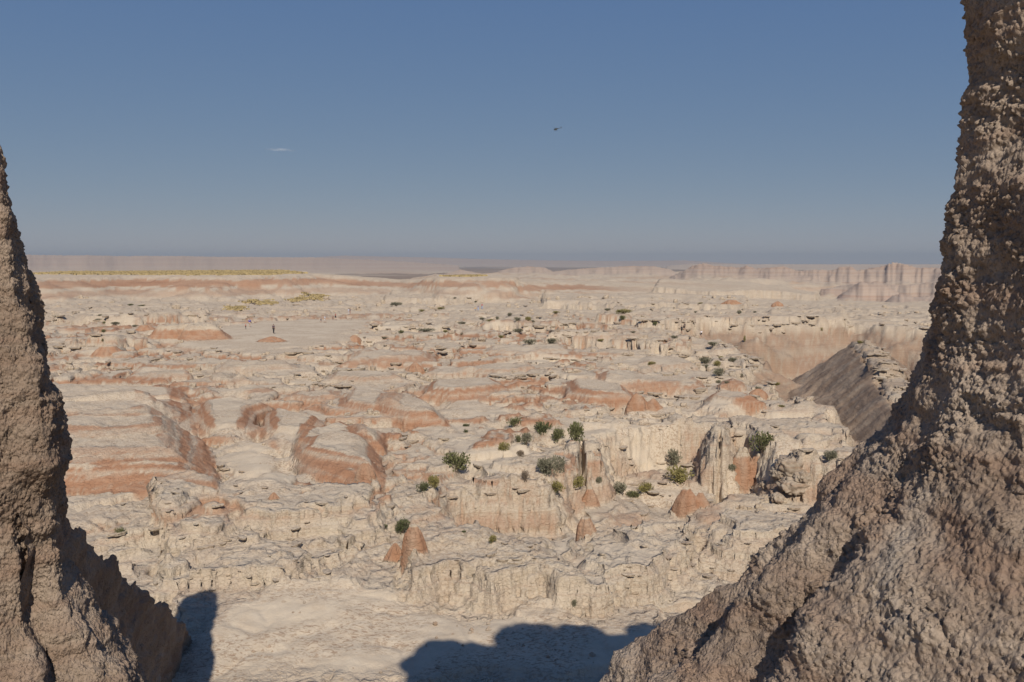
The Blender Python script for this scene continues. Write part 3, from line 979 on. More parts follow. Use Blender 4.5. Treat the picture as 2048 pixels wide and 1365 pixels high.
# ------------------------------------------------------------------ isolated red clay mounds
def mound(px, py, wpx, hpx, label, depth=.75, humps=((0, 0, 1, 1),), top=.86, red=(.06, .8), flat=.35, seed=1, group=None):
    x, y, z, d = drop_to(px, py)
    w = wpx * d / FPX
    h = hpx * d / FPX * 1.02
    o_ = Vector((x, y + w * depth * .42, z))
    n_r, n_t = 30, 60
    rr = np.linspace(0, 1.25, n_r)
    th = np.linspace(0, 2 * np.pi, n_t, endpoint=False)
    RR, TH = np.meshgrid(rr, th, indexing='ij')
    lx = RR * np.cos(TH) * w * .5
    ly = RR * np.sin(TH) * w * .5 * depth
    zz = np.full(RR.shape, -9.0)
    for hx, hy, hw, hh in humps:
        q = np.hypot((lx / (w * .5) - hx) / hw, (ly / (w * .5 * depth) - hy) / hw)
        q = q + .16 * noise2(np.cos(TH) * 2 + seed * 3.1, np.sin(TH) * 2 + hx * 3, seed) + .05 * np.abs(noise2(TH * 5.5, RR * 1.5, seed + 5))
        pr = 1 - np.clip((q - flat) / (1.0 - flat), -0.0, 1.6)
        zz = np.maximum(zz, hh * np.where(pr > 0, np.clip(pr, 0, 1) ** (1.1 if flat > .25 else .78), pr * .25))
    zz = zz + .2 * fbm2(lx * 1.0, ly * 1.0, 5, seed + 2) + .05 * fbm2(lx * 4, ly * 4, 3, seed + 3)
    red_a = sstep(red[0] - .1, red[0] + .12, zz) * (1 - sstep(red[1] - .05, red[1] + .05, zz + .05 * noise2(lx * 3, ly * 3, seed)))
    gz = ground_z(lx + o_.x, ly + o_.y) - o_.z
    up_ = sstep(-.1, .55, zz)
    red_a = red_a * (.8 + .3 * noise2(lx * 1.5, ly * 1.5, seed + 8))
    P_ = np.stack([lx, ly, gz * (1 - up_) + zz * h + .03], -1)
    m_ = grid_mesh('red_clay_mound', P_, {'red': red_a, 'wash': (zz < .03) * .4, 'dark': zz * 0}, wrap=True)
    m_.materials.append(CLAY)
    ob = link(bpy.data.objects.new('red_clay_mound', m_))
    ob.location = o_
    tag(ob, label, 'mound', group)
    return ob


mound(1290, 826, 84, 34, 'red clay mound with two rounded humps on the pale bench right of centre', humps=((-.38, 0, .62, 1), (.45, .1, .55, .72)), red=(.02, 1.5), flat=.12, seed=2)
mound(1518, 799, 44, 13, 'low red mound at the right end of the red bench by the canyon rim', red=(.02, 1.4), flat=.1, seed=3)
mound(822, 1112, 58, 46, 'round red dome with white top beside the dark green bush near the basin', red=(.02, .86), flat=.15, seed=4)
mound(786, 1128, 50, 34, 'smaller red mound leaning against the left of the white-topped dome', red=(.05, 1.5), flat=.1, seed=5)
mound(1388, 1030, 78, 44, 'steep red lump with a pale right shoulder before the eroded buttress', humps=((-.25, 0, .75, 1), (.5, .1, .5, .7)), red=(.02, .92), flat=.1, seed=6)
mound(1506, 978, 100, 66, 'twin-topped red and cream mound below the round green bush', humps=((-.28, 0, .7, 1), (.35, .15, .7, .93)), red=(.02, .8), flat=.12, seed=7)
mound(1180, 1018, 46, 40, 'small red pinnacle above the pale slab by the channel', red=(.05, .9), flat=.06, seed=8)
mound(1170, 1070, 46, 28, 'squat red block at the lower end of the pale slab', red=(.05, .95), flat=.3, seed=9)
mound(729, 963, 46, 31, 'little red cone with pale tip in front of the middle red hill', red=(.03, .88), flat=.12, seed=10)
mound(360, 686, 165, 29, 'wide flat-topped red mound beside the pale flat with the standing man', humps=((-.5, 0, .55, .95), (.35, -.1, .68, 1), (0, .3, .75, 1.02)), red=(.0, .72), flat=.45, seed=11)
mound(204, 716, 68, 17, 'flat red mound near the left spire at mid distance', red=(.05, .98), flat=.35, seed=12)
mound(282, 664, 46, 9, 'thin red mound half hidden behind the wide flat-topped one', red=(.05, 1.2), flat=.3, seed=13)
mound(538, 686, 58, 9, 'long low red swell on the near edge of the pale flat', red=(.02, 1.3), flat=.15, seed=14)
mound(704, 684, 34, 11, 'tiny isolated red mound right of the pale flat', red=(.02, 1.3), flat=.12, seed=15)
mound(828, 748, 46, 16, 'small rounded red mound below the left end of the red bench', red=(.02, 1.3), flat=.2, seed=16)
mound(1556, 614, 26, 9, 'tiny red cone on the far plateau above the canyon', red=(.02, 1.3), flat=.1, seed=17)
mound(1466, 613, 44, 8, 'long low red swell left of the tiny red cone on the far plateau', red=(.02, 1.3), flat=.3, seed=18)
mound(545, 1002, 24, 14, 'knee-high red bump on the pale wash floor', red=(.05, 1.3), flat=.1, seed=19)

# ------------------------------------------------------------------ boulders of the overhanging outcrop on the right
BOULD = rock_material('pale_boulder', (0.29, 0.225, 0.165), (0.37, 0.305, 0.235), (0.44, 0.375, 0.295), 1.4)


def boulder(px, py, wpx, hpx, label, seed, lift=0.0, dep=.8):
    x, y, z, d = drop_to(px, py)
    w = wpx * d / FPX
    h = hpx * d / FPX
    ob = blob('boulder', (0, 0, h * .45), (w * .5, w * .5 * dep, h * .55), seed, BOULD, None, 30, .3, (0, 0, 0), .55)
    co = np.empty(len(ob.data.vertices) * 3, np.float32)
    ob.data.vertices.foreach_get('co', co)
    co = co.reshape(-1, 3)
    f1_, f2_, c1_ = worley3(co / (w * .3) + seed, seed)
    co = co * (1 + (RND[c1_, 0] - .5) * .22 - (1 - sstep(0, .12, f2_ - f1_)) * .12)[:, None]
    ob.data.vertices.foreach_set('co', co.reshape(-1))
    ob.location = (x, y + w * .3, z - h * .08 + lift)
    ob.rotation_euler = (0, 0, seed * 1.3)
    tag(ob, label, 'boulder')


boulder(1585, 962, 50, 30, 'largest pale boulder on top of the shaded outcrop beside the right spire', 31, .35)
boulder(1607, 975, 34, 22, 'pale boulder at the right end of the shaded outcrop', 32)
boulder(1556, 968, 30, 18, 'flat pale boulder at the left end of the shaded outcrop', 33)
boulder(1590, 1004, 62, 26, 'broad overhanging pale boulder below the shaded outcrop', 34, .3)
boulder(1556, 1008, 30, 20, 'low pale boulder in shade under the broad overhanging one', 35)
boulder(1530, 985, 22, 14, 'small pale boulder between the twin-topped mound and the outcrop', 36)
boulder(962, 684, 16, 10, 'dark-mouthed boulder on the middle plateau', 37)
boulder(868, 1253, 10, 8, 'lone reddish stone on the pale basin floor', 38)

# ------------------------------------------------------------------ ledge slabs and rubble of the broken beds (too many to count)
rs = np.random.default_rng(11)


def slab_set(n, dlo, dhi, need):
    """thin projecting plates along the risers that face the basin"""
    V, F, base = [], [], 0
    w_scr = (DROW > dlo) & (DROW < dhi)
    ri = np.where(w_scr)[0]
    cnt = 0
    tries = 0
    while cnt < n and tries < n * 60:
        tries += 1
        i = int(rs.choice(ri))
        j = int(rs.integers(4, NIN - 4))
        s_ = slope[i, j]
        if s_ < need or gy[i, j] < .3 * s_ or lowmask[i, j] < .32 or RED[i, j] > .35:
            continue
        d = DROW[i]
        if RND[cid_pick[i, j], 0] > .55 or (d < 95 and rs.random() > .08):
            continue
        ang = math.atan2(-gy[i, j], -gx[i, j])           # downhill
        w = min(2.0, float(np.exp(rs.normal(-.15, .5)))) * np.interp(d, [30, 80, 200], [.26, .8, 1.5])
        dep = w * rs.uniform(.35, .6)
        thk = w * rs.uniform(.07, .15)
        npt = 9
        th = np.linspace(0, 2 * np.pi, npt, endpoint=False)
        rad = 1 + rs.uniform(-.28, .2, npt)
        a_, b_ = np.cos(th) * rad * w * .5, np.sin(th) * rad * dep * .5
        off = rs.uniform(.10, .40) * dep
        c_, s2 = math.cos(ang), math.sin(ang)
        cx, cy = PX[i, j] + c_ * off, PY[i, j] + s2 * off
        wx = cx + b_ * c_ - a_ * s2
        wy = cy + b_ * s2 + a_ * c_
        z0 = Zt[i, j] + rs.uniform(.0, .1)
        top = np.stack([wx, wy, z0 + thk * .5 + rs.uniform(-.25, .25, npt) * thk], -1)
        bot = np.stack([cx + (wx - cx) * .86, cy + (wy - cy) * .86, z0 - thk * .5 + rs.uniform(-.25, .1, npt) * thk], -1)
        V += [top, bot, np.array([[cx, cy, z0 + thk * .72]])]
        for k in range(npt):
            k2 = (k + 1) % npt
            F.append((base + k, base + npt + k, base + npt + k2, base + k2))
            F.append((base + k, base + k2, base + 2 * npt))
        F.append(tuple(base + npt + k for k in range(npt))[::-1])
        base += 2 * npt + 1
        cnt += 1
    m_ = bpy.data.meshes.new('ledge_slabs')
    m_.from_pydata(np.concatenate(V).tolist(), [], F)
    m_.update()
    for nm in ('red', 'wash', 'dark'):
        m_.attributes.new(nm, 'FLOAT', 'POINT')
    m_.materials.append(CLAY)
    return m_


_, _, cid_pick = worley2(X / 7.0, Y / 4.0, 41)
ob = link(bpy.data.objects.new('ledge_slabs', slab_set(2300, 40, 330, .42)))
tag(ob, 'countless thin broken ledge plates jutting from the cream beds', 'rock ledges', kind='stuff')


def block_set(n, dlo, dhi):
    """upright broken blocks left standing along the ledges, wider at the top than at the foot"""
    V, F = [], []
    ri = np.where((DROW > dlo) & (DROW < dhi))[0]
    cnt = tries = 0
    while cnt < n and tries < n * 80:
        tries += 1
        i = int(rs.choice(ri))
        j = int(rs.integers(4, NIN - 4))
        if lowmask[i, j] < .4 or slope[i, j] < .18 or gy[i, j] < 0 or RND[cid_pick[i, j], 1] > .4 or RED[i, j] > .3 or dep[i, j] > 1.5:
            continue
        d = DROW[i]
        sc_ = np.interp(d, [40, 120, 300], [.22, .5, 1.0])
        run_ = int(rs.integers(1, 5))
        ca = math.atan2(gx[i, j], gy[i, j] + 1e-6)
        for q in range(run_):
            w = sc_ * rs.uniform(.5, 1.5)
            hh = w * rs.uniform(.5, 1.4)
            ox = (q - run_ / 2) * sc_ * 1.1
            cx, cy = PX[i, j] + ox * math.cos(ca), PY[i, j] - ox * math.sin(ca)
            z0 = float(ground_z(np.array([cx]), np.array([cy]))[0]) - .25 * hh
            b0 = len(V)
            n_ = 6
            th0 = rs.uniform(0, 6.28)
            for lv, (fz, fr) in enumerate(((0, .72), (.62, 1.0), (1.0, .82))):
                for t_ in range(n_):
                    a = th0 + t_ * 6.283 / n_
                    r_ = w * .5 * fr * rs.uniform(.75, 1.2)
                    V.append((cx + math.cos(a) * r_ * 1.3, cy + math.sin(a) * r_, z0 + hh * fz * rs.uniform(.92, 1.08)))
            for lv in (0, n_):
                for t_ in range(n_):
                    t2 = (t_ + 1) % n_
                    F.append((b0 + lv + t_, b0 + lv + t2, b0 + lv + n_ + t2, b0 + lv + n_ + t_))
            F.append(tuple(b0 + 2 * n_ + t_ for t_ in range(n_)))
            cnt += 1
    m_ = bpy.data.meshes.new('broken_blocks')
    m_.from_pydata(V, [], F)
    m_.update()
    for nm in ('red', 'wash', 'dark', 'butte'):
        m_.attributes.new(nm, 'FLOAT', 'POINT')
    m_.materials.append(CLAY)
    return m_


ob = link(bpy.data.objects.new('broken_blocks', block_set(2600, 60, 420)))
tag(ob, 'countless broken clay blocks standing along the cream ledges', 'rock rubble', kind='stuff')

V, F = [], []
for k in range(2600):
    d = 26 + 38 * rs.random() ** 1.4
    a = rs.uniform(R(-26), R(22))
    cx, cy = d * math.sin(a), d * math.cos(a)
    if noise2(np.array([cx / 4]), np.array([cy / 4]), 131)[0] < -.05:
        continue
    z0 = float(ground_z(np.array([cx]), np.array([cy]))[0])
    r_ = float(np.exp(rs.normal(-3.1, .5)))
    b0 = len(V)
    for (u, v, w_) in ((1, 0, 0), (.3, .9, .1), (-.8, .6, 0), (-.7, -.7, .1), (.4, -.9, 0), (.1, .1, .75), (-.2, .3, .6)):
        V.append((cx + u * r_ * rs.uniform(.7, 1.3), cy + v * r_ * rs.uniform(.7, 1.3), z0 + r_ * (w_ * rs.uniform(.7, 1.4) + .25)))
    F += [(b0, b0 + 1, b0 + 5), (b0 + 1, b0 + 2, b0 + 6), (b0 + 1, b0 + 6, b0 + 5), (b0 + 2, b0 + 3, b0 + 6), (b0 + 3, b0 + 5, b0 + 6), (b0 + 3, b0 + 4, b0 + 5), (b0 + 4, b0, b0 + 5)]
m_ = bpy.data.meshes.new('loose_stones')
m_.from_pydata(V, [], F)
m_.update()
m_.materials.append(BOULD)
tag(link(bpy.data.objects.new('loose_stones', m_)), 'loose small stones strewn over the near pale ground', 'stones', kind='stuff')

# ------------------------------------------------------------------ shrubs
def leaf_mat(name, rgb, rgb2):
    t = NT(name)
    p = t.n('ShaderNodeTexCoord').outputs['Object']
    c = t.ramp(t.noise(p, 7, 3, .6), [(0.35, rgb), (0.65, rgb2)])
    t.l(c, t.b.inputs['Base Color'])
    t.b.inputs['Roughness'].default_value = 0.8
    t.b.inputs['Specular IOR Level'].default_value = 0.15
    return t.m


LEAF = {'green': leaf_mat('olive_leaf', (.082, .088, .036), (.165, .162, .075)),
        'dark': leaf_mat('dark_green_leaf', (.06, .07, .032), (.12, .125, .058)),
        'grey': leaf_mat('grey_green_leaf', (.12, .115, .075), (.21, .195, .135)),
        'yellow': leaf_mat('yellow_green_leaf', (.14, .125, .04), (.26, .22, .085)),
        'dry': leaf_mat('dry_twig_leaf', (.16, .12, .085), (.25, .2, .15))}
BARK = plain('bark', (.13, .095, .07), .9)


def shrub_proto(seed, upright=.75, n=850):
    r_ = random.Random(seed)
    lobes = [(r_.uniform(-.28, .28), r_.uniform(-.22, .22), r_.uniform(.2, .5) * upright, r_.uniform(.16, .27)) for _ in range(8)]
    lobes.append((0, 0, .3 * upright, .3))
    V, F = [], []
    for k in range(n):
        lx, ly, lz_, lr = r_.choice(lobes)
        u = Vector((r_.gauss(0, 1), r_.gauss(0, 1), r_.gauss(0, 1))).normalized()
        q = Vector((lx, ly, lz_)) + u * lr * (r_.random() ** .4)
        q.z = max(q.z, .02)
        s_ = r_.uniform(.022, .05)
        a = (u + Vector((0, 0, .7)) + Vector((r_.gauss(0, .5), r_.gauss(0, .5), r_.gauss(0, .5)))).normalized()
        b = a.cross(Vector((r_.gauss(0, 1), r_.gauss(0, 1), r_.gauss(0, 1)))).normalized()
        b0 = len(V)
        V += [q - b * s_ * .5, q + b * s_ * .5, q + a * s_ * 2.0 + b * s_ * .2, q + a * s_ * 1.2 - b * s_ * .5]
        F.append((b0, b0 + 1, b0 + 2, b0 + 3))
    m_ = bpy.data.meshes.new('foliage')
    m_.from_pydata([tuple(v) for v in V], [], F)
    m_.update()
    V, F = [], []
    for k in range(11):
        a = r_.uniform(0, 6.28)
        tip = Vector((math.cos(a) * r_.uniform(.12, .42), math.sin(a) * r_.uniform(.1, .36), r_.uniform(.3, .65) * upright))
        mid = tip * .5 + Vector((r_.gauss(0, .03), r_.gauss(0, .03), .02))
        b0 = len(V)
        for q, rad in ((Vector((0, 0, -.06)), .022), (mid, .013), (tip, .004)):
            for t_ in range(4):
                V.append(q + Vector((math.cos(t_ * 1.571) * rad, math.sin(t_ * 1.571) * rad, 0)))
        for lv in (0, 4):
            for t_ in range(4):
                t2 = (t_ + 1) % 4
                F.append((b0 + lv + t_, b0 + lv + t2, b0 + lv + 4 + t2, b0 + lv + 4 + t_))
    m2 = bpy.data.meshes.new('stems')
    m2.from_pydata([tuple(v) for v in V], [], F)
    m2.update()
    m2.materials.append(BARK)
    return m_, m2


protos = [shrub_proto(1), shrub_proto(2, .9), shrub_proto(3, .6), shrub_proto(4, .7, 650)]
foliage = {}
for k, lm in LEAF.items():
    for i, (fm, sm) in enumerate(protos):
        c_ = fm.copy()
        c_.materials.append(lm)
        foliage[k, i] = c_


def shrub(px, py, wpx, hpx, kind, label, group='shrubs scattered over the badlands'):
    x, y, z, d = drop_to(px, py)
    i = int(px * 7 + py * 3) % 4
    w, h = wpx * d / FPX * (1.3 if d < 90 else 1.2), hpx * d / FPX * (1.4 if d < 90 else .95)
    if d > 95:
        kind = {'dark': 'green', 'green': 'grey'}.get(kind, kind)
    e = empty('shrub', (x, y + w * .2, z - .05), (px * 1.7 + py) % 6.28)
    e.scale = (w, w * .9, h / .62)
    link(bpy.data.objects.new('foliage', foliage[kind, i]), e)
    link(bpy.data.objects.new('stems', protos[i][1]), e)
    tag(e, label, 'shrub', group)


SHRUBS = [
    (912, 942, 52, 32, 'green', 'wide rounded olive shrub alone left of the channel'),
    (1030, 859, 28, 18, 'green', 'leftmost of three dark shrubs in a row above the cave crevice'),
    (1086, 872, 34, 24, 'dark', 'middle one of three dark shrubs in a row above the cave crevice'),
    (1115, 884, 30, 20, 'green', 'rightmost of three dark shrubs in a row above the cave crevice'),
    (1150, 884, 36, 34, 'green', 'tall olive shrub overhanging the dark cave crevice'),
    (1051, 892, 22, 20, 'grey', 'upright grey-green shrub just below the row of three'),
    (1035, 886, 15, 13, 'green', 'small bright shrub touching the upright grey-green one'),
    (1006, 905, 20, 16, 'yellow', 'yellowish round shrub between the wide olive shrub and the cave'),
    (1040, 914, 18, 11, 'dry', 'dry brownish shrub under the upright grey-green one'),
    (932, 855, 12, 5, 'dark', 'tiny flat tuft, upper one of two on the pale wash'),
    (931, 866, 9, 6, 'dark', 'tiny flat tuft, lower one of two on the pale wash'),
    (1092, 952, 40, 28, 'grey', 'upper half of the sprawling grey-green thicket below the cave'),
    (1118, 962, 38, 28, 'grey', 'lower half of the sprawling grey-green thicket below the cave'),
    (1048, 967, 22, 16, 'dry', 'dead grey twiggy shrub on the channel wall'),
    (846, 990, 24, 14, 'dark', 'dark flat shrub, left one of the touching pair on the pale slope'),
    (868, 986, 24, 22, 'yellow', 'yellow-green shrub, right one of the touching pair on the pale slope'),
    (1110, 991, 40, 16, 'yellow', 'low yellow-brown shrub on the channel floor below the thicket'),
    (1153, 986, 38, 20, 'yellow', 'bright yellow-green shrub on the channel floor left of the red pinnacle'),
    (1196, 978, 14, 13, 'grey', 'small pale shrub just right of the red pinnacle tip'),
    (1233, 991, 36, 18, 'grey', 'grey-green shrub at the foot of the smooth pink wall'),
    (1265, 997, 30, 11, 'green', 'low green shrub, middle of the three at the foot of the pink wall'),
    (1291, 996, 34, 15, 'yellow', 'yellowish shrub, right of the three at the foot of the pink wall'),
    (1345, 936, 28, 28, 'grey', 'round shrub clinging halfway up the smooth pink wall'),
    (1357, 972, 50, 28, 'yellow', 'large yellow-green shrub beneath the one clinging to the wall'),
    (1526, 914, 44, 28, 'green', 'round bright green bush above the twin-topped red mound'),
    (1463, 951, 22, 12, 'grey', 'grey-green shrub left of the twin-topped red mound'),
    (805, 1078, 30, 22, 'dark', 'dark green shrub behind the white-topped red dome'),
    (769, 1060, 10, 6, 'dark', 'tiny tuft left of the white-topped red dome'),
    (928, 1066, 9, 5, 'dark', 'tiny tuft on the pale slope right of the red dome'),
    (985, 1086, 17, 12, 'yellow', 'small golden dry shrub at the tip of the channel'),
    (1148, 1214, 15, 14, 'grey', 'small grey-green tuft at the foot of the near cliff'),
    (237, 1080, 18, 13, 'green', 'small shrub beside the shaded edge of the left spire'),
    (1660, 922, 26, 16, 'grey', 'grey-green shrub in the gully beside the right spire'),
    (1562, 817, 15, 6, 'yellow', 'tiny yellow-green tuft on the pale bench by the canyon'),
    (1412, 728, 26, 15, 'green', 'largest shrub in the thicket by the canyon rim'),
    (1436, 734, 18, 13, 'yellow', 'yellowish shrub right of the largest in the rim thicket'),
    (1411, 740, 18, 11, 'green', 'shrub below the largest one in the rim thicket'),
    (1437, 754, 28, 18, 'grey', 'sprawling grey shrub in the lower rim thicket'),
    (1438, 768, 13, 9, 'green', 'small dark shrub at the foot of the rim thicket'),
    (1453, 771, 10, 6, 'green', 'tiny shrub right of the foot of the rim thicket'),
    (1465, 725, 22, 11, 'green', 'flat shrub on the cliff edge right of the rim thicket'),
    (1426, 698, 22, 9, 'green', 'flat shrub on the rounded knoll below the lone white-shirted person'),
    (1440, 718, 12, 7, 'yellow', 'small yellowish shrub between the knoll and the rim thicket'),
    (1482, 758, 9, 7, 'green', 'single tiny shrub on the red slope above the canyon'),
    (1515, 780, 12, 7, 'green', 'small green shrub above the low red mound by the canyon rim'),
    (1547, 777, 18, 7, 'yellow', 'yellow-green tuft at the canyon edge, rightmost on the bench'),
    (1347, 679, 15, 8, 'green', 'shrub just below the two people in dark clothes'),
    (1311, 651, 13, 10, 'dark', 'dark shrub in the notch left of the two people in dark clothes'),
    (1641, 663, 19, 9, 'yellow', 'yellow-green shrub high on the far canyon wall'),
    (1722, 690, 13, 7, 'yellow', 'small yellow shrub on the crest of the dark canyon ridge'),
    (1487, 688, 6, 14, 'yellow', 'thin upright shrub halfway down the far canyon wall'),
    (1390, 627, 13, 6, 'green', 'small shrub on the plateau lip above the canyon, left one'),
    (1477, 630, 13, 8, 'green', 'small shrub on the plateau lip above the canyon, right one'),
    (1400, 613, 12, 4, 'yellow', 'low yellow tuft on the plateau by the long red swell'),
    (1508, 627, 9, 4, 'green', 'tiny tuft right of the shrubs on the plateau lip'),
    (790, 613, 22, 9, 'green', 'isolated flat shrub on the pale ledges left of the hikers in red and yellow'),
    (841, 624, 13, 6, 'yellow', 'small yellow tuft between the isolated flat shrub and the hikers'),
    (881, 622, 15, 5, 'yellow', 'low tuft just left of the hikers in red and yellow'),
    (908, 609, 9, 4, 'green', 'tiny tuft above and left of the hikers in red and yellow'),
    (951, 608, 8, 4, 'green', 'tiny tuft right above the hikers in red and yellow'),
    (1019, 634, 13, 9, 'green', 'upper left shrub of the diagonal row on the middle ledges'),
    (1034, 647, 15, 10, 'green', 'lower right shrub of the diagonal row on the middle ledges'),
    (1055, 643, 14, 12, 'yellow', 'olive shrub at the top of the short gully on the middle ledges'),
    (1063, 650, 10, 6, 'green', 'small shrub at the foot of the short gully on the middle ledges'),
    (993, 643, 8, 8, 'grey', 'small round grey shrub left of the diagonal row'),
    (962, 643, 14, 6, 'green', 'left one of two flat touching shrubs on a ledge'),
    (978, 644, 16, 6, 'yellow', 'right one of two flat touching shrubs on a ledge'),
    (922, 649, 17, 6, 'green', 'flat shrub left of the two touching ones on a ledge'),
    (802, 670, 14, 8, 'dark', 'round dark shrub left of the long flat one'),
    (848, 665, 38, 9, 'green', 'long flat shrub along a ledge in the middle'),
    (889, 666, 13, 6, 'yellow', 'small olive tuft right of the long flat shrub'),
    (923, 671, 9, 5, 'green', 'small shrub left of the dark hole in the ledges'),
    (1002, 678, 13, 7, 'yellow', 'small shrub right of the dark hole in the ledges'),
    (1034, 668, 23, 10, 'green', 'wide shrub above the pair of large ones on the middle ledges'),
    (1058, 691, 28, 14, 'grey', 'large grey-green shrub, left of the pair on the middle ledges'),
    (1100, 688, 28, 13, 'green', 'slanting olive shrub, right of the pair on the middle ledges'),
    (768, 680, 14, 6, 'green', 'small shrub near the tiny isolated red mound'),
    (1110, 629, 20, 5, 'yellow', 'flat yellowish tuft along the top of the fluted ledge'),
    (1246, 629, 30, 10, 'yellow', 'wide yellowish shrub at the head of the dark notch'),
    (1243, 645, 14, 11, 'dark', 'dark shrub inside the notch below the wide yellowish one'),
    (1214, 624, 14, 6, 'green', 'small shrub left of the head of the dark notch'),
    (1197, 687, 17, 6, 'yellow', 'flat olive tuft on the ledges below the dark notch'),
    (1304, 731, 14, 8, 'yellow', 'lone tuft on the near lip of the small white flat'),
    (1265, 667, 12, 5, 'green', 'small tuft on the ledges right of the dark notch'),
    (205, 668, 11, 7, 'dark', 'small dark shrub near the left spire, lower of the stacked two'),
    (205, 686, 11, 6, 'dark', 'small dark shrub by the flat red mound near the left spire'),
    (227, 651, 18, 7, 'green', 'wide shrub in the left group above the flat red mound'),
    (207, 651, 8, 7, 'dark', 'small upright shrub left of the wide one in the left group'),
    (267, 655, 11, 5, 'green', 'small shrub right of the wide one in the left group'),
    (198, 635, 10, 4, 'green', 'upper shrub of the two beyond the left group'),
    (193, 642, 12, 4, 'green', 'lower shrub of the two beyond the left group'),
    (114, 636, 13, 6, 'green', 'shrub beside the shaded edge of the left spire at mid distance'),
    (260, 612, 12, 4, 'dark', 'dark low shrub far out on the left ledges'),
    (282, 613, 12, 3, 'dark', 'flat dark shrub right of the dark low one on the left ledges'),
]
for a in SHRUBS:
    shrub(*a)

# ------------------------------------------------------------------ dry yellow grass on the far benches
GRASS = leaf_mat('dry_grass', (.29, .22, .10), (.42, .335, .18))


def grass_patch(pts, n, hgt, label, wid=.5):
    """tufts spread over the ground seen inside an outline"""
    V, F = [], []
    poly = np.array(pts, float)
    x0, y0 = poly.min(0)
    x1, y1 = poly.max(0)
    k = tries = 0
    while k < n and tries < n * 12:
        tries += 1
        q = np.array([[rs.uniform(x0, x1)], [rs.uniform(y0, y1)]])
        sd_ = polysd([tuple(p_) for p_ in poly], q[0], q[1])[0]
        if sd_ < rs.exponential(1.6) - .6:
            continue
        x, y, z, d = drop_to(float(q[0, 0]), float(q[1, 0]))
        if d > 900:
            continue
        b0 = len(V)
        for t_ in range(4):
            a = rs.uniform(0, 6.28)
            cx, cy = x + rs.normal(0, .7), y + rs.normal(0, 1.2)
            c_, s_ = math.cos(a) * wid, math.sin(a) * wid
            hh = hgt * rs.uniform(.5, 1.2)
            b0 = len(V)
            V += [(cx - c_, cy - s_, z - .15), (cx + c_, cy + s_, z - .15), (cx + c_ * .7 + rs.normal(0, .1), cy + s_ * .7, z + hh), (cx - c_ * .6, cy - s_ * .6 + rs.normal(0, .1), z + hh * .8)]
            F.append((b0, b0 + 1, b0 + 2, b0 + 3))
        k += 1
    m_ = bpy.data.meshes.new('grass')
    m_.from_pydata(V, [], F)
    m_.update()
    m_.materials.append(GRASS)
    ob = link(bpy.data.objects.new('grass', m_))
    tag(ob, label, 'grass', kind='stuff')


grass_patch([(50, 549), (130, 543), (330, 541), (560, 540), (610, 547), (540, 551), (380, 551), (200, 550)], 2600, .55, 'long band of dry yellow grass along the far left bench', .9)
grass_patch([(570, 604), (590, 597), (640, 590), (652, 596), (640, 601), (610, 602)], 260, .4, 'yellow grass patch beyond the walkers, upper right of three')
grass_patch([(484, 604), (520, 605), (552, 604), (546, 610), (510, 609)], 150, .4, 'yellow grass strip beyond the walkers, middle of three')
grass_patch([(455, 616), (485, 614), (482, 621), (460, 621)], 100, .4, 'small yellow grass patch beyond the walkers, lower left of three')
grass_patch([(868, 549), (900, 545), (960, 547), (975, 552), (930, 554), (885, 553)], 500, .6, 'yellow grass on the pale hill in the far middle', .9)

# ------------------------------------------------------------------ people
SKIN = plain('skin', (.42, .25, .17), .6)
HAIR = {'dark': plain('dark_hair', (.025, .018, .014), .7), 'brown': plain('brown_hair', (.09, .05, .03), .7), 'fair': plain('fair_hair', (.32, .22, .11), .7)}
CLOTH = {}


def cloth(rgb):
    if rgb not in CLOTH:
        CLOTH[rgb] = plain('cloth_%d' % len(CLOTH), rgb, .9)
    return CLOTH[rgb]


def skin_obj(name, verts, edges, mat, parent, sub=1):
    m_ = bpy.data.meshes.new(name)
    m_.from_pydata([v[:3] for v in verts], edges, [])
    ob = bpy.data.objects.new(name, m_)
    link(ob, parent)
    ob.modifiers.new('skin', 'SKIN').use_smooth_shade = True
    sv = m_.skin_vertices[0].data
    for i, v in enumerate(verts):
        r_ = v[3]
        sv[i].radius = (r_, r_) if not isinstance(r_, tuple) else r_
        sv[i].use_root = i == 0
    if sub:
        s_ = ob.modifiers.new('sub', 'SUBSURF')
        s_.levels = s_.render_levels = sub
    m_.materials.append(mat)
    return ob


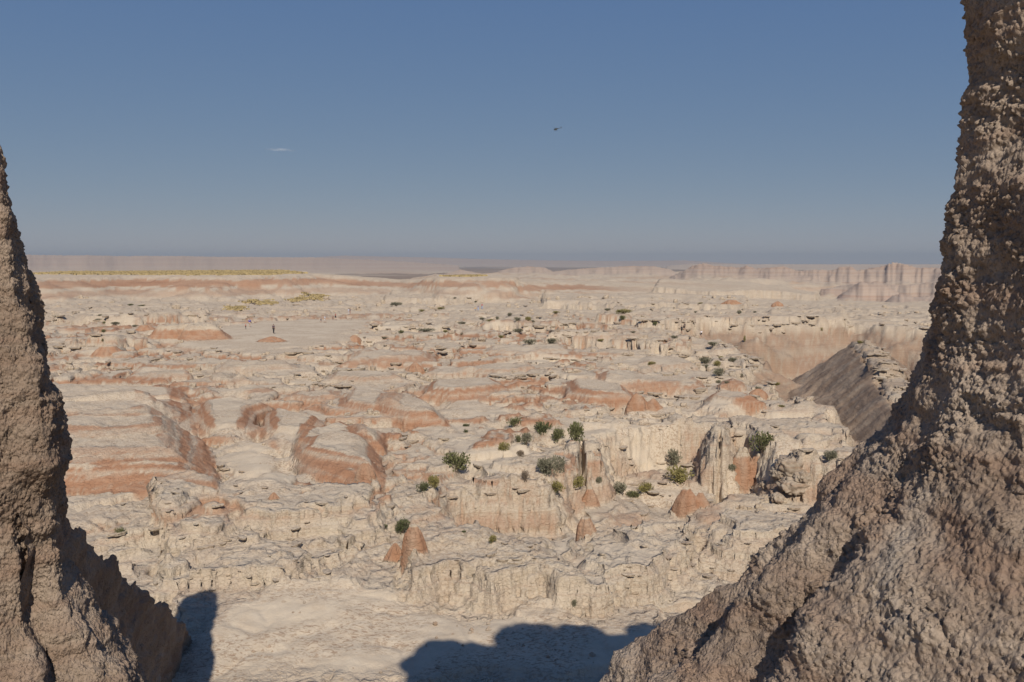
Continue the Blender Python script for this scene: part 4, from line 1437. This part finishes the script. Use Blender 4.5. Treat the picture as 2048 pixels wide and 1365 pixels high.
def person(px, py, hpx, rz, shirt, legs, hair, label, shorts=False, pose='stand', group='visitors walking on the badlands', child=False, long_sleeve=False, bag=None, hat=None):
    x, y, z, d = drop_to(px, py)
    h = np.clip(hpx * d / FPX, 1.0 if child else 1.5, 1.3 if child else 1.95)
    e = empty('person', (x, y, z - .01), rz)
    k = h / 1.75
    e.scale = (k, k, k)
    stride = {'stand': .06, 'walk': .26, 'crouch': .1}[pose]
    dz = -.42 if pose == 'crouch' else 0.0
    hipz, kz = .92 + dz, (.5 if pose != 'crouch' else .46)
    lean = .18 if pose == 'crouch' else .02
    J = dict(pel=(0, 0, .95 + dz), spine=(0, -lean * .4, 1.15 + dz), chest=(0, -lean * .8, 1.36 + dz), neck=(0, -lean, 1.5 + dz), head=(0, -lean - .02, 1.6 + dz), top=(0, -lean - .01, 1.71 + dz), nose=(0, -lean - .115, 1.605 + dz))
    for s_, n_ in ((-1, 'l'), (1, 'r')):
        sw = s_ * stride
        J['sh' + n_] = (s_ * .185, -lean * .9, 1.42 + dz)
        if pose == 'crouch':
            J['el' + n_] = (s_ * .24, -lean - .15, 1.18 + dz)
            J['wr' + n_] = (s_ * .12, -lean - .38, 1.08 + dz)
            J['kn' + n_] = (s_ * .14, -.34, .52)
            J['an' + n_] = (s_ * .12, -.02, .08)
        else:
            J['el' + n_] = (s_ * .25, sw * .5 + .02, 1.14)
            J['wr' + n_] = (s_ * .25, sw * .8 - .1, .9)
            J['kn' + n_] = (s_ * .10, -sw * .55 - .03, .5)
            J['an' + n_] = (s_ * .10, -sw * .9 + (.03 if sw > 0 else 0), .085)
        J['hip' + n_] = (s_ * .095, 0, hipz)
        wr = J['wr' + n_]
        J['ha' + n_] = (wr[0], wr[1] - .03, wr[2] - .09)
        J['fi' + n_] = (wr[0], wr[1] - .05, wr[2] - .17)
        an = J['an' + n_]
        J['toe' + n_] = (an[0] + s_ * .02, an[1] - .17, .035)

    def chain(names_r, edges, grow=0.0):
        idx = {n: i for i, (n, _) in enumerate(names_r)}
        V_ = [(*J[n], (r_ if not isinstance(r_, tuple) else r_)) for n, r_ in names_r]
        V_ = [(a, b, c, tuple(q + grow for q in r_) if isinstance(r_, tuple) else r_ + grow) for a, b, c, r_ in V_]
        return V_, [(idx[a], idx[b]) for a, b in edges]
    nr = [('pel', (.135, .10)), ('spine', (.125, .09)), ('chest', (.15, .10)), ('neck', .055), ('head', (.082, .095)), ('top', (.06, .07)), ('nose', .018)]
    ed = [('pel', 'spine'), ('spine', 'chest'), ('chest', 'neck'), ('neck', 'head'), ('head', 'top'), ('head', 'nose')]
    for n_ in 'lr':
        nr += [('sh' + n_, .06), ('el' + n_, .043), ('wr' + n_, .03), ('ha' + n_, (.038, .022)), ('fi' + n_, (.02, .014)), ('hip' + n_, .088), ('kn' + n_, .058), ('an' + n_, .04), ('toe' + n_, .035)]
        ed += [('chest', 'sh' + n_), ('sh' + n_, 'el' + n_), ('el' + n_, 'wr' + n_), ('wr' + n_, 'ha' + n_), ('ha' + n_, 'fi' + n_), ('pel', 'hip' + n_), ('hip' + n_, 'kn' + n_), ('kn' + n_, 'an' + n_), ('an' + n_, 'toe' + n_)]
    skin_obj('body', *chain(nr, ed), SKIN, e)
    nr = [('pel', (.14, .105)), ('spine', (.128, .093)), ('chest', (.155, .105))]
    ed = [('pel', 'spine'), ('spine', 'chest')]
    for n_ in 'lr':
        nr += [('sh' + n_, .068), ('el' + n_, .052)] + ([('wr' + n_, .04)] if long_sleeve else [])
        ed += [('chest', 'sh' + n_), ('sh' + n_, 'el' + n_)] + ([('el' + n_, 'wr' + n_)] if long_sleeve else [])
    skin_obj('shirt', *chain(nr, ed, .02), cloth(shirt), e)
    nr = [('pel', (.14, .105))]
    ed = []
    for n_ in 'lr':
        nr += [('hip' + n_, .095), ('kn' + n_, .07)] + ([] if shorts else [('an' + n_, .052)])
        ed += [('pel', 'hip' + n_), ('hip' + n_, 'kn' + n_)] + ([] if shorts else [('kn' + n_, 'an' + n_)])
    skin_obj('shorts' if shorts else 'trousers', *chain(nr, ed, .018), cloth(legs), e)
    hx = J['head']
    skin_obj('hair', [(hx[0], hx[1] + .02, hx[2] + .12, .07), (hx[0], hx[1] + .045, hx[2] + .06, .092), (hx[0], hx[1] + .06, hx[2] - .04, .06)], [(0, 1), (1, 2)], HAIR[hair], e)
    for n_ in 'lr':
        an, to = J['an' + n_], J['toe' + n_]
        skin_obj('shoe', [(an[0], an[1] + .04, .045, .048), (to[0], to[1] - .02, .035, .04)], [(0, 1)], cloth((.05, .045, .045)), e, 1)
    if hat:
        skin_obj('hat', [(hx[0], hx[1], hx[2] + .15, .09), (hx[0], hx[1], hx[2] + .1, (.12, .12)), (hx[0], hx[1] - .05, hx[2] + .085, (.13, .10))], [(0, 1), (1, 2)], cloth(hat), e)
    if bag:
        skin_obj('backpack', [(0, .18, 1.42 + dz, (.12, .07)), (0, .2, 1.2 + dz, (.14, .09)), (0, .18, 1.05 + dz, (.12, .07))], [(0, 1), (1, 2)], cloth(bag), e)
    tag(e, label, 'person', group)


person(545, 668.5, 18.5, 2.6, (.085, .06, .075), (.016, .016, .02), 'dark', 'person in dark purple-grey shirt and black trousers standing alone on the pale flat', pose='stand')
person(498, 654.5, 15.5, 3.0, (.05, .05, .30), (.45, .36, .28), 'dark', 'person in bright blue top walking at the left end of the pale flat', shorts=True, pose='walk')
person(490, 658.5, 10, 2.4, (.42, .12, .10), (.03, .03, .035), 'brown', 'child in red top and dark trousers near the person in bright blue', child=True)
person(641, 645.5, 11, 1.2, (.30, .26, .24), (.10, .10, .14), 'brown', 'child in grey top beside the walker in white shirt', child=True, shorts=True)
person(649, 646.5, 14, 1.4, (.55, .62, .72), (.60, .58, .55), 'brown', 'walker in pale blue-white shirt and light shorts with orange hat', shorts=True, pose='walk', hat=(.55, .22, .08))
person(664, 641, 9, 1.5, (.20, .09, .08), (.12, .07, .07), 'dark', 'child in dark red top next to the walker in red shirt', child=True)
person(669, 641.5, 14, 1.7, (.32, .07, .06), (.03, .028, .03), 'dark', 'walker in red shirt and dark shorts on the pale flat', shorts=True, pose='walk')
person(696, 632.5, 13, 1.9, (.55, .60, .70), (.45, .42, .42), 'dark', 'walker in white top, left of the farthest pair on the pale flat', pose='walk')
person(700, 632.5, 13, 1.3, (.09, .05, .07), (.40, .30, .27), 'dark', 'walker in dark maroon top, right of the farthest pair on the pale flat', shorts=True)
person(950.5, 622, 8.5, -.9, (.75, .42, .06), (.30, .33, .45), 'brown', 'hiker in orange-yellow shirt crouching with the distant trio', pose='crouch')
person(955.5, 622.5, 11.5, .2, (.20, .19, .24), (.30, .38, .55), 'dark', 'hiker in grey top and blue jeans, middle of the distant trio')
person(962, 622, 11.5, .8, (.40, .04, .05), (.22, .30, .48), 'brown', 'hiker in deep red top, right of the distant trio', pose='walk')
person(1361, 668.5, 15.5, 2.0, (.035, .032, .035), (.02, .02, .022), 'brown', 'hiker in black on the canyon rim, left of the close pair', shorts=True, long_sleeve=True)
person(1367, 669.5, 16, 4.3, (.06, .055, .06), (.018, .018, .02), 'dark', 'hiker in charcoal on the canyon rim, right of the close pair', shorts=True, bag=(.02, .02, .022))
person(1401, 675, 11.5, 2.7, (.72, .70, .74), (.025, .02, .022), 'dark', 'lone person in white shirt and dark shorts right of the black-clad pair', shorts=True)

# ------------------------------------------------------------------ helicopter
HELI = plain('dark_helicopter_paint', (.045, .05, .04), .4)
HGLASS = plain('helicopter_glass', (.02, .03, .05), .1)
HMET = plain('rotor_metal', (.10, .10, .11), .45, .6)


def loft(name, rings, mat, parent, n=14):
    """rings: (x, y, z, ry, rz) along x"""
    P_ = []
    th = np.linspace(0, 2 * np.pi, n, endpoint=False)
    for (x, y, z, ry, rz_) in rings:
        P_.append(np.stack([np.full(n, x), y + ry * np.cos(th), z + rz_ * np.sin(th)], -1))
    m_ = grid_mesh(name, np.array(P_), wrap=True)
    m_.materials.append(mat)
    return link(bpy.data.objects.new(name, m_), parent)


def box(name, c, s_, mat, parent, rot=0.0):
    bm = bmesh.new()
    bmesh.ops.create_cube(bm, size=1)
    bmesh.ops.scale(bm, vec=s_, verts=bm.verts)
    bmesh.ops.bevel(bm, geom=list(bm.edges), offset=min(s_) * .25, segments=1, affect='EDGES')
    bmesh.ops.rotate(bm, cent=(0, 0, 0), matrix=Matrix.Rotation(rot, 3, 'Z'), verts=bm.verts)
    bmesh.ops.translate(bm, vec=c, verts=bm.verts)
    m_ = bpy.data.meshes.new(name)
    bm.to_mesh(m_)
    bm.free()
    m_.materials.append(mat)
    return link(bpy.data.objects.new(name, m_), parent)


hr = ray(1112, 259)
hp = Vector((0, 0, H)) + Vector(hr) * (820 / float(np.linalg.norm(hr)))
heli = empty('helicopter', hp)
heli.rotation_euler = (0, R(11), R(180 + 32))       # local +x is the nose
fus = loft('fuselage', [(2.6, 0, -.25, .05, .05), (2.35, 0, -.2, .45, .4), (1.7, 0, 0, .75, .75), (.6, 0, .1, .85, .95), (-.6, 0, .15, .8, .9), (-1.6, 0, .3, .5, .55), (-2.2, 0, .45, .25, .28)], HELI, heli)
loft('canopy', [(2.45, 0, -.05, .3, .25), (2.1, 0, .12, .6, .5), (1.5, 0, .25, .78, .62), (.9, 0, .3, .84, .7)], HGLASS, fus)
loft('tail_boom', [(-1.6, 0, .42, .3, .3), (-4.0, 0, .55, .17, .18), (-6.4, 0, .7, .1, .11)], HELI, heli)
box('tail_fin', (-6.35, 0, 1.0), (.7, .08, 1.5), HELI, heli)
box('stabiliser', (-5.2, 0, .62), (.5, 2.0, .06), HELI, heli)
loft('mast', [(-.05, 0, 1.0, .16, .16), (.05, 0, 1.5, .12, .05)], HMET, heli)
for k in range(3):
    a = 2 * math.pi * k / 3 + .4
    box('rotor_blade', (math.cos(a) * 2.6, math.sin(a) * 2.6, 1.55), (5.0, .26, .05), HMET, heli, a)
for k in range(2):
    box('tail_rotor_blade', (-6.4, .14, .95 + (.35 if k else -.35)), (.14, .03, .7), HMET, heli)
for s_ in (-1, 1):
    sk = loft('skid', [(1.9, s_ * .95, -1.15, .05, .05), (1.6, s_ * .95, -1.35, .06, .06), (-1.5, s_ * .95, -1.35, .06, .06)], HMET, heli, 8)
    for xx in (.9, -.7):
        box('strut', (xx, s_ * .85, -1.05), (.08, .1, .7), HMET, sk)
tag(heli, 'small dark helicopter with raised tail boom flying in the clear blue sky', 'helicopter')

# ------------------------------------------------------------------ one thin wisp of cloud
ct_ = NT('cloud_vapour')
tr_ = ct_.n('ShaderNodeBsdfTransparent')
df_ = ct_.n('ShaderNodeBsdfDiffuse')
df_.inputs['Color'].default_value = (.9, .9, .9, 1)
mx_ = ct_.n('ShaderNodeMixShader')
ct_.l(ct_.ramp(ct_.noise(ct_.n('ShaderNodeTexCoord').outputs['Object'], .012, 4, .6), [(.35, .01), (.7, .09)]), mx_.inputs[0])
ct_.l(tr_.outputs[0], mx_.inputs[1])
ct_.l(df_.outputs[0], mx_.inputs[2])
ct_.l(mx_.outputs[0], ct_.out.inputs['Surface'])
cm = ct_.m
cr = ray(560, 300.5)
cp = Vector((0, 0, H)) + Vector(cr) * (21000 / float(np.linalg.norm(cr)))
cl = empty('cloud', cp)
crs = random.Random(4)
for k in range(9):
    t_ = (k / 8 - .5) * 2
    b_ = blob('puff', (t_ * 330, 0, -t_ * 4 + crs.gauss(0, 9)), ((1 - t_ * t_ * .6) * 90, 60, (1 - abs(t_)) * 26 + 9), 60 + k, cm, cl, 12, .15)
cl.rotation_euler = (0, 0, -math.atan2(cr[0], cr[1]))
tag(cl, 'single small white wisp of cloud low in the sky', kind='stuff')

# ------------------------------------------------------------------ haze: the air between the near rocks and the horizon
hm = bpy.data.materials.new('dusty_air')
hm.use_nodes = True
ht = hm.node_tree
ht.nodes.remove(ht.nodes['Principled BSDF'])
hv = ht.nodes.new('ShaderNodeVolumePrincipled')
hv.inputs['Color'].default_value = (.36, .46, .56, 1)
hv.inputs['Density'].default_value = 9e-5
hv.inputs['Anisotropy'].default_value = .1
ht.links.new(hv.outputs[0], ht.nodes['Material Output'].inputs['Volume'])
bm = bmesh.new()
bmesh.ops.create_cube(bm, size=1)
zt, zb = float(hp.z) + 30, float(Zt.min()) - 1.5
bmesh.ops.scale(bm, vec=(29000, 29000, zt - zb), verts=bm.verts)
bmesh.ops.translate(bm, vec=(0, 0, (zt + zb) / 2), verts=bm.verts)
m_ = bpy.data.meshes.new('haze')
bm.to_mesh(m_)
bm.free()
m_.materials.append(hm)
tag(link(bpy.data.objects.new('haze', m_)), 'thin dusty haze over the badlands', kind='stuff')
